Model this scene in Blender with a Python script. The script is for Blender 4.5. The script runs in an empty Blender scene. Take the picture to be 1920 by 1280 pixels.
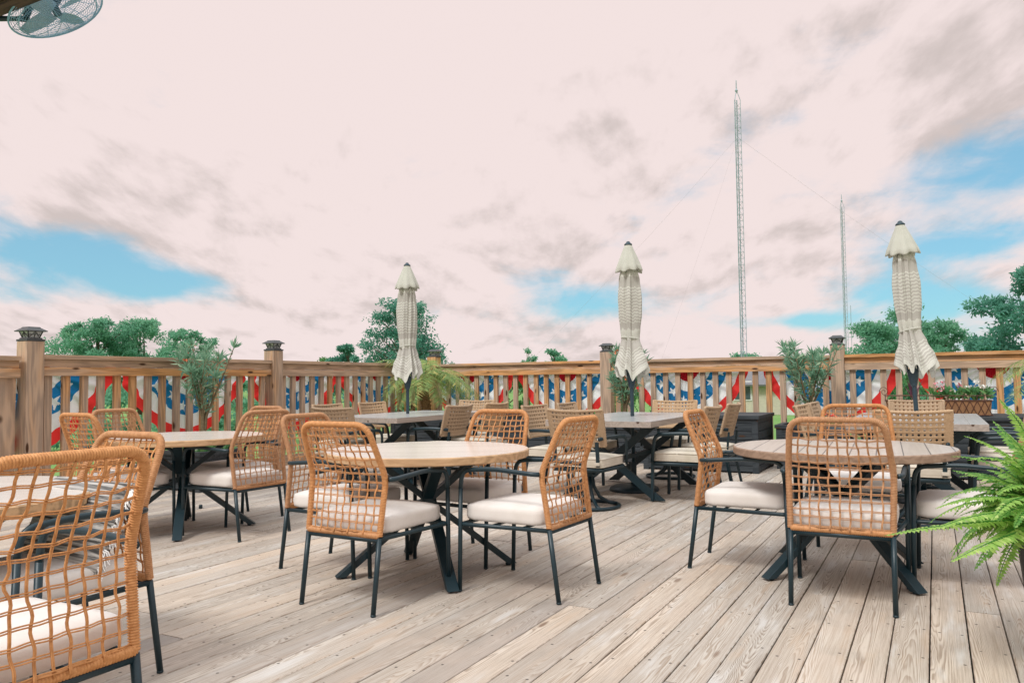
import bpy, bmesh, math, random
from mathutils import Vector, Matrix, noise as mnoise
R = random.Random(7)
PI = math.pi
sc = bpy.context.scene
COL = sc.collection
# ------------------------------------------------------------------ camera
F, HC = 1480.0, 1.13            # focal length in photo pixels (1920 wide), eye height above the deck
pitch, roll = math.atan(75/1480), 0.011
fw = Vector((0, math.cos(pitch), math.sin(pitch))); rt = Vector((1, 0, 0)); up = Vector((0, -math.sin(pitch), math.cos(pitch)))
rt, up = rt*math.cos(roll)-up*math.sin(roll), up*math.cos(roll)+rt*math.sin(roll)
cam = bpy.data.cameras.new('camera'); co = bpy.data.objects.new('camera', cam); COL.objects.link(co)
cam.sensor_width = 36; cam.lens = 36*F/1920; cam.clip_end = 3000; cam.clip_start = .05
m = Matrix((rt, up, -fw)).transposed().to_4x4(); m.translation = (0, 0, HC); co.matrix_world = m
sc.camera = co
# deck frame: u runs along the boards, v across them (to the right)
TH = math.radians(28.1); CS, SN = math.cos(TH), math.sin(TH)
def D(v, u, z=0.0): return Vector((u*SN+v*CS, u*CS-v*SN, z))
RZ = -TH
# ------------------------------------------------------------------ node helper
class G:
    def __init__(s, nt): s.nt = nt
    def n(s, t, **k):
        x = s.nt.nodes.new(t)
        for a, b in k.items(): setattr(x, a, b)
        return x
    def put(s, sock, val):
        if val is None: return
        if isinstance(val, bpy.types.NodeSocket): s.nt.links.new(val, sock)
        elif isinstance(val, (tuple, list)) and len(val) == 3 and sock.type == 'RGBA': sock.default_value = (*val, 1)
        else: sock.default_value = val
    def m(s, op, a, b=None, c=None, clamp=False):
        x = s.n('ShaderNodeMath', operation=op, use_clamp=clamp)
        for i, q in enumerate((a, b, c)): s.put(x.inputs[i], q)
        return x.outputs[0]
    def vm(s, op, a, b=None):
        x = s.n('ShaderNodeVectorMath', operation=op); s.put(x.inputs[0], a); s.put(x.inputs[1], b)
        return x.outputs['Value'] if op in ('LENGTH', 'DOT_PRODUCT', 'DISTANCE') else x.outputs[0]
    def mix(s, f, a, b, mode='MIX'):
        x = s.n('ShaderNodeMix', data_type='RGBA', blend_type=mode); s.put(x.inputs[0], f); s.put(x.inputs[6], a); s.put(x.inputs[7], b)
        return x.outputs[2]
    def noise(s, vec, scale=1, detail=3, rough=.55, dist=0, out=0):
        x = s.n('ShaderNodeTexNoise'); s.put(x.inputs['Vector'], vec)
        x.inputs['Scale'].default_value = scale; x.inputs['Detail'].default_value = detail
        x.inputs['Roughness'].default_value = rough; x.inputs['Distortion'].default_value = dist
        return x.outputs[out]
    def ramp(s, f, stops):
        x = s.n('ShaderNodeValToRGB'); e = x.color_ramp.elements
        while len(e) < len(stops): e.new(.5)
        for i, (p, c) in enumerate(stops):
            e[i].position = p; e[i].color = (*c, 1) if isinstance(c, (tuple, list)) else (c, c, c, 1)
        s.put(x.inputs[0], f); return x.outputs[0]
    def xyz(s, v):
        x = s.n('ShaderNodeSeparateXYZ'); s.put(x.inputs[0], v); return x.outputs
    def comb(s, a, b, c):
        x = s.n('ShaderNodeCombineXYZ')
        for i, q in enumerate((a, b, c)): s.put(x.inputs[i], q)
        return x.outputs[0]
    def ss(s, v, a, b):
        x = s.n('ShaderNodeMapRange', interpolation_type='SMOOTHSTEP'); s.put(x.inputs[0], v)
        x.inputs[1].default_value = a; x.inputs[2].default_value = b; return x.outputs[0]
    def uv(s): return s.n('ShaderNodeUVMap').outputs[0]
    def obj(s): return s.n('ShaderNodeTexCoord').outputs['Object']
    def rnd(s): return s.n('ShaderNodeObjectInfo').outputs['Random']
    def bump(s, h, st=.3, d=.01):
        x = s.n('ShaderNodeBump'); x.inputs['Strength'].default_value = st; x.inputs['Distance'].default_value = d
        s.put(x.inputs['Height'], h); return x.outputs[0]
def material(name):
    mt = bpy.data.materials.new(name); mt.use_nodes = True
    return mt, G(mt.node_tree), mt.node_tree.nodes['Principled BSDF']
def simple(name, c1, c2=None, rough=.6, scale=30, spec=.4, bump=0, metal=0):
    mt, g, b = material(name); c2 = c2 or tuple(x*.75 for x in c1)
    nz = g.noise(g.obj(), scale, 4)
    g.put(b.inputs['Base Color'], g.mix(g.ss(nz, .3, .7), c1, c2))
    g.put(b.inputs['Roughness'], g.m('ADD', rough-.08, g.m('MULTIPLY', nz, .16))); b.inputs['Specular IOR Level'].default_value = spec
    b.inputs['Metallic'].default_value = metal
    if bump: g.put(b.inputs['Normal'], g.bump(nz, bump, .004))
    return mt
def wood(name, axis, a, b2, c, rough=.75, ring=38):
    """weathered timber; axis = the local axis the grain runs along"""
    mt, g, b = material(name); o = g.xyz(g.obj()); r = g.rnd()
    al = [o[0], o[1], o[2]][axis]; ac = [o[(axis+1) % 3], o[(axis+2) % 3]]
    L = g.m('ADD', al, g.m('MULTIPLY', r, 91.0)); A = g.m('ADD', ac[0], g.m('MULTIPLY', r, 7.3)); B = ac[1]
    p = g.comb(g.m('MULTIPLY', L, .9), g.m('MULTIPLY', A, 9), g.m('MULTIPLY', B, 9))
    n1 = g.noise(p, 1, 2, .5)
    rg = g.m('SINE', g.m('MULTIPLY', g.m('ADD', n1, g.m('MULTIPLY', A, 1.2)), ring))
    st = g.noise(g.comb(g.m('MULTIPLY', L, 2.2), g.m('MULTIPLY', A, 70), g.m('MULTIPLY', B, 70)), 1, 4, .65)
    big = g.noise(g.comb(g.m('MULTIPLY', L, .8), g.m('MULTIPLY', A, 5), g.m('MULTIPLY', B, 5)), 1.3, 3)
    t = g.m('ADD', g.m('MULTIPLY', rg, .16), st)
    col = g.mix(g.ss(t, .25, .75), b2, a)
    w = g.ss(g.m('ADD', big, g.m('MULTIPLY', g.m('SUBTRACT', r, .5), .5)), .48, .78)
    col = g.mix(w, col, g.mix(g.ss(t, .3, .7), tuple(x*.6 for x in c), c))
    kn = g.n('ShaderNodeTexVoronoi'); g.put(kn.inputs['Vector'], g.comb(g.m('MULTIPLY', L, 2.6), g.m('MULTIPLY', A, 9), g.m('MULTIPLY', B, 9)))
    kn.inputs['Scale'].default_value = 1
    col = g.mix(g.ss(kn.outputs[0], .17, .09), col, (.07, .032, .015))
    g.put(b.inputs['Base Color'], col); b.inputs['Roughness'].default_value = rough; b.inputs['Specular IOR Level'].default_value = .25
    g.put(b.inputs['Normal'], g.bump(t, .35, .004)); return mt
# ------------------------------------------------------------------ mesh helper
class MB:
    def __init__(s): s.v = []; s.f = []; s.mi = []; s.u = []; s.k = 0; s.cu = None
    def face(s, ids, uv=None): s.f.append(tuple(ids)); s.mi.append(s.k); s.u.append(uv if uv is not None else s.cu)
    def box(s, x0, x1, y0, y1, z0, z1, mt=None):
        b = len(s.v)
        for z in (z0, z1):
            for x, y in ((x0, y0), (x1, y0), (x1, y1), (x0, y1)):
                p = Vector((x, y, z)); s.v.append(mt @ p if mt else p)
        for q in ((3, 2, 1, 0), (4, 5, 6, 7), (0, 1, 5, 4), (1, 2, 6, 5), (2, 3, 7, 6), (3, 0, 4, 7)): s.face([b+i for i in q])
        return s
    def beam(s, p, q, w, t, side=None, cut=False):
        """straight bar from p to q; w wide along 'side', t thick; cut=True keeps the ends level"""
        p, q = Vector(p), Vector(q); d = (q-p).normalized(); side = Vector(side) if side else d.cross(Vector((0, 0, 1)))
        side = (side-d*side.dot(d)).normalized(); nn = d.cross(side)
        if cut and abs(d.z) > .05:
            nn = nn - d*(nn.z/d.z); side = side - d*(side.z/d.z)
        b = len(s.v)
        for e in (p, q):
            for a, c in ((-1, -1), (1, -1), (1, 1), (-1, 1)): s.v.append(e+side*(a*w/2)+nn*(c*t/2))
        for f in ((0, 1, 2, 3), (7, 6, 5, 4), (4, 5, 1, 0), (5, 6, 2, 1), (6, 7, 3, 2), (7, 4, 0, 3)): s.face([b+i for i in f])
        return s
    def tube(s, pts, r, n=8, closed=False, caps=True, ex=1.0):
        pts = [Vector(p) for p in pts]; N = len(pts); b = len(s.v)
        rr = r if isinstance(r, (list, tuple)) else [r]*N
        nrm = None
        for i in range(N):
            if closed: t = pts[(i+1) % N]-pts[i-1]
            else: t = pts[min(i+1, N-1)]-pts[max(i-1, 0)]
            t = t.normalized() if t.length > 1e-9 else Vector((0, 0, 1))
            if nrm is None:
                a = Vector((0, 0, 1)) if abs(t.z) < .9 else Vector((1, 0, 0)); nrm = (a-t*a.dot(t)).normalized()
            else:
                nrm = nrm-t*nrm.dot(t); nrm = nrm.normalized() if nrm.length > 1e-6 else t.orthogonal().normalized()
            bi = t.cross(nrm)
            for k in range(n):
                a = 2*PI*k/n; s.v.append(pts[i]+nrm*(math.cos(a)*rr[i])+bi*(math.sin(a)*rr[i]*ex))
        for i in range(N if closed else N-1):
            j = (i+1) % N
            for k in range(n):
                l = (k+1) % n; s.face((b+i*n+k, b+i*n+l, b+j*n+l, b+j*n+k))
        if caps and not closed:
            s.face([b+k for k in range(n)][::-1]); s.face([b+(N-1)*n+k for k in range(n)])
        return s
    def lathe(s, prof, n=24, c=(0, 0, 0), cap=True):
        b = len(s.v); c = Vector(c)
        for r, z in prof:
            for k in range(n):
                a = 2*PI*k/n; s.v.append(c+Vector((r*math.cos(a), r*math.sin(a), z)))
        for i in range(len(prof)-1):
            for k in range(n):
                l = (k+1) % n; s.face((b+i*n+k, b+i*n+l, b+(i+1)*n+l, b+(i+1)*n+k))
        if cap:
            s.face([b+k for k in range(n)][::-1]); s.face([b+(len(prof)-1)*n+k for k in range(n)])
        return s
    def build(s, name, mat, parent=None, smooth=False, loc=None, bevel=0):
        me = bpy.data.meshes.new(name); me.from_pydata([tuple(p) for p in s.v], [], s.f)
        for x in (mat if isinstance(mat, (list, tuple)) else [mat]): me.materials.append(x)
        me.polygons.foreach_set('material_index', s.mi)
        if any(q is not None for q in s.u):
            ul = me.uv_layers.new(name='UVMap'); fl = []
            for f, q in zip(s.f, s.u):
                if q is None: q = (0, 0)
                if isinstance(q[0], (tuple, list)):
                    for w in q: fl += list(w)
                else: fl += list(q)*len(f)
            ul.data.foreach_set('uv', fl)
        if bevel:
            bm = bmesh.new(); bm.from_mesh(me)
            bmesh.ops.bevel(bm, geom=bm.edges[:], offset=bevel, segments=2, affect='EDGES', profile=.7)
            bm.to_mesh(me); bm.free()
        if smooth: me.polygons.foreach_set('use_smooth', [True]*len(me.polygons))
        me.update()
        o = bpy.data.objects.new(name, me); COL.objects.link(o)
        if parent: o.parent = parent
        if loc is not None: o.location = loc
        return o
def tag(o, label=None, cat=None, group=None, kind=None):
    for k, x in (('label', label), ('category', cat), ('group', group), ('kind', kind)):
        if x: o[k] = x
    return o
def empty(name, loc, rz=0, label=None, cat=None, group=None):
    o = bpy.data.objects.new(name, None); COL.objects.link(o); o.location = loc; o.rotation_euler.z = rz
    o.empty_display_size = .1
    return tag(o, label, cat, group)
def copy_tree(o, loc, rz, label, parent=None, sc_=None):
    c = o.copy(); COL.objects.link(c)
    if parent: c.parent = parent
    else:
        c.location = loc; c.rotation_euler.z = rz; c['label'] = label
        if sc_: c.scale = sc_
    for ch in o.children: copy_tree(ch, None, None, None, c)
    return c
def place(o, loc, rz, label): o.location = loc; o.rotation_euler.z = rz; o['label'] = label; return o
def arc(c, r, a0, a1, n, ax, ay):
    c, ax, ay = Vector(c), Vector(ax), Vector(ay)
    return [c+ax*(r*math.cos(a0+(a1-a0)*i/n))+ay*(r*math.sin(a0+(a1-a0)*i/n)) for i in range(n+1)]
def fillet(pts, rad, n=5):
    """round the corners of a polyline"""
    pts = [Vector(p) for p in pts]; out = [pts[0]]
    for i in range(1, len(pts)-1):
        a, b, c = pts[i-1], pts[i], pts[i+1]; r_ = rad[i-1] if isinstance(rad, (list, tuple)) else rad
        p = b+(a-b).normalized()*r_; q = b+(c-b).normalized()*r_
        for k in range(n+1):
            t = k/n; out.append((1-t)**2*p+2*t*(1-t)*b+t*t*q)
    out.append(pts[-1]); return out
def resample(pts, step):
    out = [pts[0]]; acc = 0
    for a, b in zip(pts, pts[1:]):
        L = (b-a).length; d = step-acc
        while d <= L: out.append(a+(b-a)*(d/L)); d += step
        acc = L-(d-step)
    out.append(pts[-1]); return out
def cushion(name, x, y, z0, z1, mat, parent, puff=.012, rad=.03, edge=0):
    bm = bmesh.new(); bmesh.ops.create_cube(bm, size=1)
    for v in bm.verts: v.co = Vector((v.co.x*2*x, v.co.y*2*y, (z0+z1)/2+v.co.z*(z1-z0)))
    bmesh.ops.subdivide_edges(bm, edges=bm.edges[:], cuts=7, use_grid_fill=True)
    zc, hz = (z0+z1)/2, (z1-z0)/2
    for v in bm.verts:
        p = v.co.copy(); inner = Vector((max(-x+rad, min(x-rad, p.x)), max(-y+rad, min(y-rad, p.y)), max(zc-hz+rad, min(zc+hz-rad, p.z)) if hz > rad else zc))
        d = p-inner
        if d.length > 1e-6:
            m_ = max(abs(d.x), abs(d.y), abs(d.z)); v.co = inner+d.normalized()*m_
        w = (1-(p.x/x)**2)*(1-(p.y/y)**2)
        if p.z > zc: v.co.z += puff*w
        v.co.z += .003*mnoise.noise(Vector((p.x*7, p.y*7, p.z*9)))
    me = bpy.data.meshes.new(name); bm.to_mesh(me); bm.free(); me.materials.append(mat)
    me.polygons.foreach_set('use_smooth', [True]*len(me.polygons))
    o = bpy.data.objects.new(name, me); COL.objects.link(o); o.parent = parent
    return o
# ------------------------------------------------------------------ materials
BLACK = simple('black_powder_coat', (.007, .029, .040), (.005, .021, .029), .42, 200, .5)
WEATHER_X = wood('weathered_timber_x', 0, (.58, .41, .28), (.38, .27, .19), (.68, .35, .14))
WEATHER_Z = wood('weathered_timber_z', 2, (.54, .39, .275), (.35, .26, .195), (.66, .36, .16))
DARKBOX = wood('dark_slat_board', 0, (.052, .062, .07), (.03, .038, .045), (.06, .068, .075), .6)
BEAM = wood('dark_stained_beam', 0, (.10, .06, .05), (.05, .035, .035), (.16, .10, .08))
def rope_mat(name, c1, c2, sc_=60):
    mt, g, b = material(name); nz = g.noise(g.obj(), sc_, 4, .7); nb = g.noise(g.obj(), 5, 2)
    col = g.mix(g.ss(nz, .3, .72), c1, c2); col = g.mix(g.m('MULTIPLY', g.ss(nb, .45, .75), .35), col, tuple(x*.6 for x in c1))
    q = g.n('ShaderNodeHueSaturation'); g.put(q.inputs['Value'], g.m('ADD', .86, g.m('MULTIPLY', g.rnd(), .24))); g.put(q.inputs['Saturation'], g.m('ADD', .90, g.m('MULTIPLY', g.rnd(), .12))); g.put(q.inputs['Color'], col); col = q.outputs[0]
    g.put(b.inputs['Base Color'], col); b.inputs['Roughness'].default_value = .55; b.inputs['Specular IOR Level'].default_value = .35
    g.put(b.inputs['Normal'], g.bump(nz, .4, .003)); return mt
ROPE = rope_mat('golden_rope', (.63, .31, .125), (.45, .195, .066))
CANE = rope_mat('pale_cane', (.51, .355, .22), (.39, .26, .145), 90)
def fabric(name, c, c2, sc_=260):
    mt, g, b = material(name); o = g.obj(); nz = g.noise(o, sc_, 2); nb = g.noise(o, 6, 3)
    col = g.mix(g.ss(nb, .35, .75), c, c2); col = g.mix(g.m('MULTIPLY', nz, .25), col, tuple(x*.7 for x in c))
    g.put(b.inputs['Base Color'], col); b.inputs['Roughness'].default_value = .9; b.inputs['Specular IOR Level'].default_value = .15
    b.inputs['Sheen Weight'].default_value = .15
    g.put(b.inputs['Normal'], g.bump(g.m('ADD', nz, g.m('MULTIPLY', nb, 2.5)), .25, .004)); return mt
IVORY = fabric('ivory_canvas', (.79, .745, .70), (.72, .67, .615))
BEIGE = fabric('beige_canvas', (.66, .60, .50), (.56, .51, .40))
# table tops: u,v coordinates of the slab run along x
def top_mat(name, a, b2, plank, gap, rough, tint=1):
    mt, g, b = material(name); o = g.xyz(g.obj()); r = g.rnd()
    yy = g.m('ADD', g.m('DIVIDE', o[1], plank), 100.5); fr = g.m('FRACT', yy); idx = g.m('FLOOR', yy)
    wn = g.n('ShaderNodeTexWhiteNoise', noise_dimensions='1D'); g.put(wn.inputs['W'], g.m('ADD', idx, g.m('MULTIPLY', r, 50)))
    st = g.noise(g.comb(g.m('ADD', g.m('MULTIPLY', o[0], 2.5), g.m('MULTIPLY', wn.outputs[0], 40)), g.m('MULTIPLY', o[1], 60), g.m('MULTIPLY', o[2], 60)), 1, 4, .65)
    col = g.mix(g.ss(st, .28, .72), b2, a); col = g.mix(g.m('MULTIPLY', wn.outputs[0], .3), col, tuple(x*.7 for x in b2))
    e = g.m('LESS_THAN', g.m('ABSOLUTE', g.m('SUBTRACT', fr, .5)), .5-gap/plank/2)
    col = g.mix(e, (.05, .04, .035), col)
    g.put(b.inputs['Base Color'], col); b.inputs['Roughness'].default_value = rough; b.inputs['Specular IOR Level'].default_value = .5
    g.put(b.inputs['Normal'], g.bump(g.m('ADD', g.m('MULTIPLY', st, .3), e), .3, .003)); return mt
TOP_FINE = top_mat('bleached_slat_top', (.80, .73, .66), (.70, .62, .54), .07, .0012, .20)
TOP_PLANK = top_mat('grey_plank_top', (.54, .48, .41), (.44, .38, .32), .128, .006, .30)
TOP_GREY = top_mat('pale_grey_top', (.52, .54, .55), (.45, .46, .465), .26, .0015, .20)
EDGE_TAN = wood('tan_table_edge', 0, (.60, .40, .23), (.47, .30, .165), (.62, .40, .22), .5)
EDGE_GREY = wood('grey_brown_edge', 0, (.36, .25, .18), (.28, .19, .135), (.38, .25, .17), .55)
EDGE_STONE = wood('stone_grey_edge', 0, (.42, .36, .31), (.34, .29, .25), (.44, .37, .31), .55)
# deck boards: uv = metres along / across each board, vertex colour-free
def deck_mat():
    mt, g, b = material('weathered_deck_boards'); uv = g.xyz(g.uv())
    at = g.n('ShaderNodeAttribute', attribute_name='rnd'); rc = g.xyz(at.outputs['Vector']); r1, r2, r3 = rc[0], rc[1], rc[2]
    U = g.m('ADD', uv[0], g.m('MULTIPLY', r1, 60)); V = uv[1]
    n1 = g.noise(g.comb(g.m('MULTIPLY', U, 1.1), g.m('MULTIPLY', V, 7), r2), 1, 3, .5)
    c = g.m('ADD', g.m('MULTIPLY', g.m('SUBTRACT', r2, .5), .16), g.m('MULTIPLY', g.m('SUBTRACT', n1, .5), .11))
    q = g.m('SUBTRACT', V, c)
    h = g.m('ADD', g.m('MULTIPLY', g.m('MULTIPLY', q, q), 210), g.m('MULTIPLY', U, g.m('MULTIPLY', g.m('SUBTRACT', r3, .5), 1.7)))
    h = g.m('ADD', h, g.m('MULTIPLY', n1, 1.3))
    w = g.m('FRACT', g.m('MULTIPLY', h, g.m('ADD', 8.5, g.m('MULTIPLY', r1, 5.0))))
    ring = g.m('MULTIPLY', g.m('POWER', g.ss(w, 0, .82), 1.6), g.ss(w, 1.0, .88))
    fine = g.noise(g.comb(g.m('MULTIPLY', U, 3.0), g.m('MULTIPLY', V, 170), r1), 1, 4, .7)
    blot = g.noise(g.comb(g.m('MULTIPLY', U, 1.6), g.m('MULTIPLY', V, 10), r3), 1, 4, .6)
    light = g.mix(r1, (.60, .52, .435), (.55, .515, .465)); dark = g.mix(r3, (.255, .20, .155), (.36, .275, .205))
    t = g.m('ADD', g.m('MULTIPLY', ring, .46), g.m('MULTIPLY', g.m('SUBTRACT', fine, .5), 1.9))
    col = g.mix(g.ss(t, -.16, .78), light, dark)
    col = g.mix(1.0, col, g.mix(r2, (1.10, 1.07, 1.04), (.78, .80, .82)), 'MULTIPLY')
    col = g.mix(g.m('MULTIPLY', g.ss(blot, .52, .78), .5), col, (.52, .37, .25))
    col = g.mix(g.m('MULTIPLY', g.ss(blot, .47, .25), .6), col, (.63, .62, .60))
    col = g.mix(g.m('MULTIPLY', g.ss(r2, .68, 1.0), .5), col, (.34, .29, .26))
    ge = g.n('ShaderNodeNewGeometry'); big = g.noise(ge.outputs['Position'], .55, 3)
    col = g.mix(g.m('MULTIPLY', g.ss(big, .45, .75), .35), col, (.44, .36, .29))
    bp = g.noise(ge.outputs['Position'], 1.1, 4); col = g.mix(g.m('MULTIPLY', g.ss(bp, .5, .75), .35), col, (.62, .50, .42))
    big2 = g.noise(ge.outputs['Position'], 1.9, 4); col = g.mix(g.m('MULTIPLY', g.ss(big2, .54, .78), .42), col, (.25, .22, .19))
    vo = g.n('ShaderNodeTexVoronoi'); g.put(vo.inputs['Vector'], g.comb(g.m('MULTIPLY', U, 2.3), g.m('MULTIPLY', V, 8), r2)); vo.inputs['Scale'].default_value = 1
    kg = g.m('MULTIPLY', g.ss(vo.outputs[0], .17, .06), g.m('GREATER_THAN', g.xyz(vo.outputs['Color'])[0], .80))
    col = g.mix(g.m('MULTIPLY', kg, .75), col, (.19, .12, .08))
    # nail heads in pairs over every joist, each board a little off
    fu = g.m('FRACT', g.m('DIVIDE', g.m('ADD', uv[0], g.m('MULTIPLY', r2, .03)), .406))
    du = g.m('MULTIPLY', g.m('SUBTRACT', fu, .5), .406)
    dv = g.m('SUBTRACT', g.m('ABSOLUTE', g.m('ADD', V, g.m('MULTIPLY', g.m('SUBTRACT', r1, .5), .02))), .045)
    dd = g.m('SQRT', g.m('ADD', g.m('MULTIPLY', du, du), g.m('MULTIPLY', dv, dv)))
    col = g.mix(g.m('MULTIPLY', g.ss(dd, .0085, .0045), g.m('MULTIPLY', .85, g.m('GREATER_THAN', g.noise(g.comb(g.m('MULTIPLY', U, 3.1), g.m('MULTIPLY', V, 20), r3), 1, 0), .46))), col, (.05, .04, .035))
    crk = g.noise(g.comb(g.m('MULTIPLY', U, 1.4), g.m('MULTIPLY', V, 45), g.m('ADD', r1, 5)), 1, 2)
    col = g.mix(g.m('MULTIPLY', g.ss(crk, .74, .78), .8), col, (.09, .07, .06))
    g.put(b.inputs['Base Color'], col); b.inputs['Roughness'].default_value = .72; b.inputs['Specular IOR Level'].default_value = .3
    g.put(b.inputs['Normal'], g.bump(g.m('SUBTRACT', g.m('MULTIPLY', fine, .5), g.m('MULTIPLY', ring, .35)), .35, .004)); return mt
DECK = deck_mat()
def leaf_mat(name, a, b2, c, transl=.35, rough=.5):
    mt, g, b = material(name); r = g.xyz(g.uv())
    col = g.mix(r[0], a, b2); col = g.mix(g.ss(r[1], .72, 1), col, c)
    g.put(b.inputs['Base Color'], col); b.inputs['Roughness'].default_value = rough; b.inputs['Specular IOR Level'].default_value = .3
    tr = g.n('ShaderNodeBsdfTranslucent'); g.put(tr.inputs[0], g.mix(.5, col, tuple(min(1, x*1.6) for x in b2)))
    mx = g.n('ShaderNodeMixShader'); mx.inputs[0].default_value = transl
    g.nt.links.new(b.outputs[0], mx.inputs[1]); g.nt.links.new(tr.outputs[0], mx.inputs[2])
    g.nt.links.new(mx.outputs[0], g.nt.nodes['Material Output'].inputs[0]); return mt
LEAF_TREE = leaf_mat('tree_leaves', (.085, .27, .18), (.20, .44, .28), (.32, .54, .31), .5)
LEAF_PINE = leaf_mat('pine_needles', (.055, .21, .165), (.14, .36, .26), (.21, .42, .28), .45)
LEAF_BRIGHT = leaf_mat('bright_green_leaves', (.05, .18, .07), (.12, .29, .10), (.20, .36, .12))  # bright green leaf colour of the bushes and bedding plants
LEAF_OLE = leaf_mat('oleander_leaves', (.11, .26, .17), (.22, .40, .27), (.38, .52, .34), .35, .4)
LEAF_PALM = leaf_mat('palm_leaflets', (.16, .30, .10), (.33, .44, .15), (.58, .52, .18), .4)
LEAF_FERN = leaf_mat('fern_leaflets', (.075, .26, .065), (.36, .57, .14), (.60, .74, .27), .5, .5)
BARK = simple('bark', (.20, .15, .11), (.11, .085, .065), .9, 18, .1, .6)
PALMBARK = simple('palm_fibre', (.30, .18, .085), (.15, .085, .04), .9, 40, .1, .8)
STEM = simple('plant_stem', (.22, .17, .10), (.15, .12, .06), .7, 60)
PETAL = simple('red_petals', (.75, .06, .05), (.80, .12, .07), .6); PINK = simple('pink_petals', (.75, .20, .26), (.82, .38, .42), .6)
WHITEP = simple('white_petals', (.8, .78, .75), (.7, .68, .62), .6); ORANGEP = simple('orange_buds', (.72, .22, .10), (.6, .15, .07), .6)
SOIL = simple('potting_soil', (.06, .04, .03), (.03, .02, .016), .95, 60, .1, .8)
COIR = rope_mat('coir_liner', (.42, .22, .10), (.28, .13, .055), 120)
RUST = simple('rusted_wire', (.14, .06, .04), (.09, .045, .035), .7, 80)
POTBLACK = simple('black_plastic_pot', (.02, .024, .026), (.015, .018, .02), .5)
GALV = simple('galvanised_steel', (.42, .50, .54), (.30, .37, .41), .5, 4, .5, 0, .3)
BRONZE = simple('dark_bronze_metal', (.035, .045, .05), (.055, .055, .055), .4, 60, .5)
TEAL = simple('fan_teal_steel', (.22, .44, .58), (.17, .36, .50), .4, 50, .5); TEALD = simple('fan_motor_black', (.012, .035, .045), (.02, .05, .06), .4)
FANBLADE = simple('fan_blade_grey', (.34, .50, .60), (.28, .43, .54), .5)
def glass_mat():
    mt, g, b = material('lantern_glass'); nz = g.noise(g.obj(), 60, 3)
    g.put(b.inputs['Base Color'], g.mix(nz, (.75, .78, .78), (.55, .60, .60))); b.inputs['Roughness'].default_value = .25
    b.inputs['Transmission Weight'].default_value = .35; return mt
LGLASS = glass_mat()
def cloth(name, c, tr=.35, dk=.35):
    mt, g, b = material(name); nz = g.noise(g.obj(), 7, 3)
    col = g.mix(g.m('MULTIPLY', g.ss(nz, .35, .7), dk), c, tuple(x*.72 for x in c)); g.put(b.inputs['Base Color'], col); b.inputs['Roughness'].default_value = .85
    t = g.n('ShaderNodeBsdfTranslucent'); g.put(t.inputs[0], col); mx = g.n('ShaderNodeMixShader'); mx.inputs[0].default_value = tr
    g.nt.links.new(b.outputs[0], mx.inputs[1]); g.nt.links.new(t.outputs[0], mx.inputs[2]); g.nt.links.new(mx.outputs[0], g.nt.nodes['Material Output'].inputs[0]); return mt
CL_R = cloth('bunting_red', (.92, .05, .05), .5); CL_W = cloth('bunting_white', (.95, .95, 1.0), .35, .12); CL_B = cloth('bunting_blue', (.018, .21, .50), .5); CL_DR = cloth('bunting_dark_red', (.60, .015, .035))
def canopy_mat():
    """woven stripes following the uv height on the folded cloth"""
    mt, g, b = material('striped_canopy_cloth'); v = g.xyz(g.uv())[1]
    cream, taupe = (.73, .73, .655), (.545, .525, .475)
    # v is 0 at the hem, 1 under the vent; groups: hem cream, thin stripes, broad taupe, cream, broad taupe, stripes, cream top
    fine = g.m('GREATER_THAN', g.m('FRACT', g.m('MULTIPLY', v, 36)), .42)
    grp1 = g.m('MULTIPLY', g.m('GREATER_THAN', v, .05), g.m('LESS_THAN', v, .245))
    grp2 = g.m('MULTIPLY', g.m('GREATER_THAN', v, .47), g.m('LESS_THAN', v, .80))
    solid = g.m('ADD', g.m('MULTIPLY', g.m('GREATER_THAN', v, .245), g.m('LESS_THAN', v, .31)), g.m('MULTIPLY', g.m('GREATER_THAN', v, .41), g.m('LESS_THAN', v, .47)))
    solid = g.m('ADD', solid, g.m('MULTIPLY', g.m('GREATER_THAN', v, .80), g.m('LESS_THAN', v, .89)))
    k = g.m('ADD', g.m('MULTIPLY', g.m('ADD', grp1, grp2), fine), solid, clamp=True)
    col = g.mix(k, cream, taupe); nz = g.noise(g.obj(), 300, 2); col = g.mix(g.m('MULTIPLY', nz, .2), col, (.40, .38, .33))
    g.put(b.inputs['Base Color'], col); b.inputs['Roughness'].default_value = .9; b.inputs['Specular IOR Level'].default_value = .1
    t = g.n('ShaderNodeBsdfTranslucent'); g.put(t.inputs[0], col); mx = g.n('ShaderNodeMixShader'); mx.inputs[0].default_value = .15
    g.nt.links.new(b.outputs[0], mx.inputs[1]); g.nt.links.new(t.outputs[0], mx.inputs[2]); g.nt.links.new(mx.outputs[0], g.nt.nodes['Material Output'].inputs[0]); return mt
CANOPY = canopy_mat(); VENT = fabric('cream_vent_cloth', (.56, .56, .49), (.49, .49, .425))
POLE = simple('slate_pole', (.035, .065, .085), (.025, .05, .065), .4, 60)
def pillow_mat():
    mt, g, b = material('striped_pillow_cloth'); o = g.xyz(g.obj()); n_ = g.noise(g.comb(g.m('MULTIPLY', o[0], 1.5), g.m('MULTIPLY', o[1], 10), g.m('MULTIPLY', o[2], 75)), 1, 4, .7)
    col = g.mix(g.ss(n_, .38, .62), (.06, .058, .055), (.50, .48, .45)); g.put(b.inputs['Base Color'], col); b.inputs['Roughness'].default_value = .95
    g.put(b.inputs['Normal'], g.bump(n_, .5, .004)); return mt
PILLOW = pillow_mat()
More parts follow.
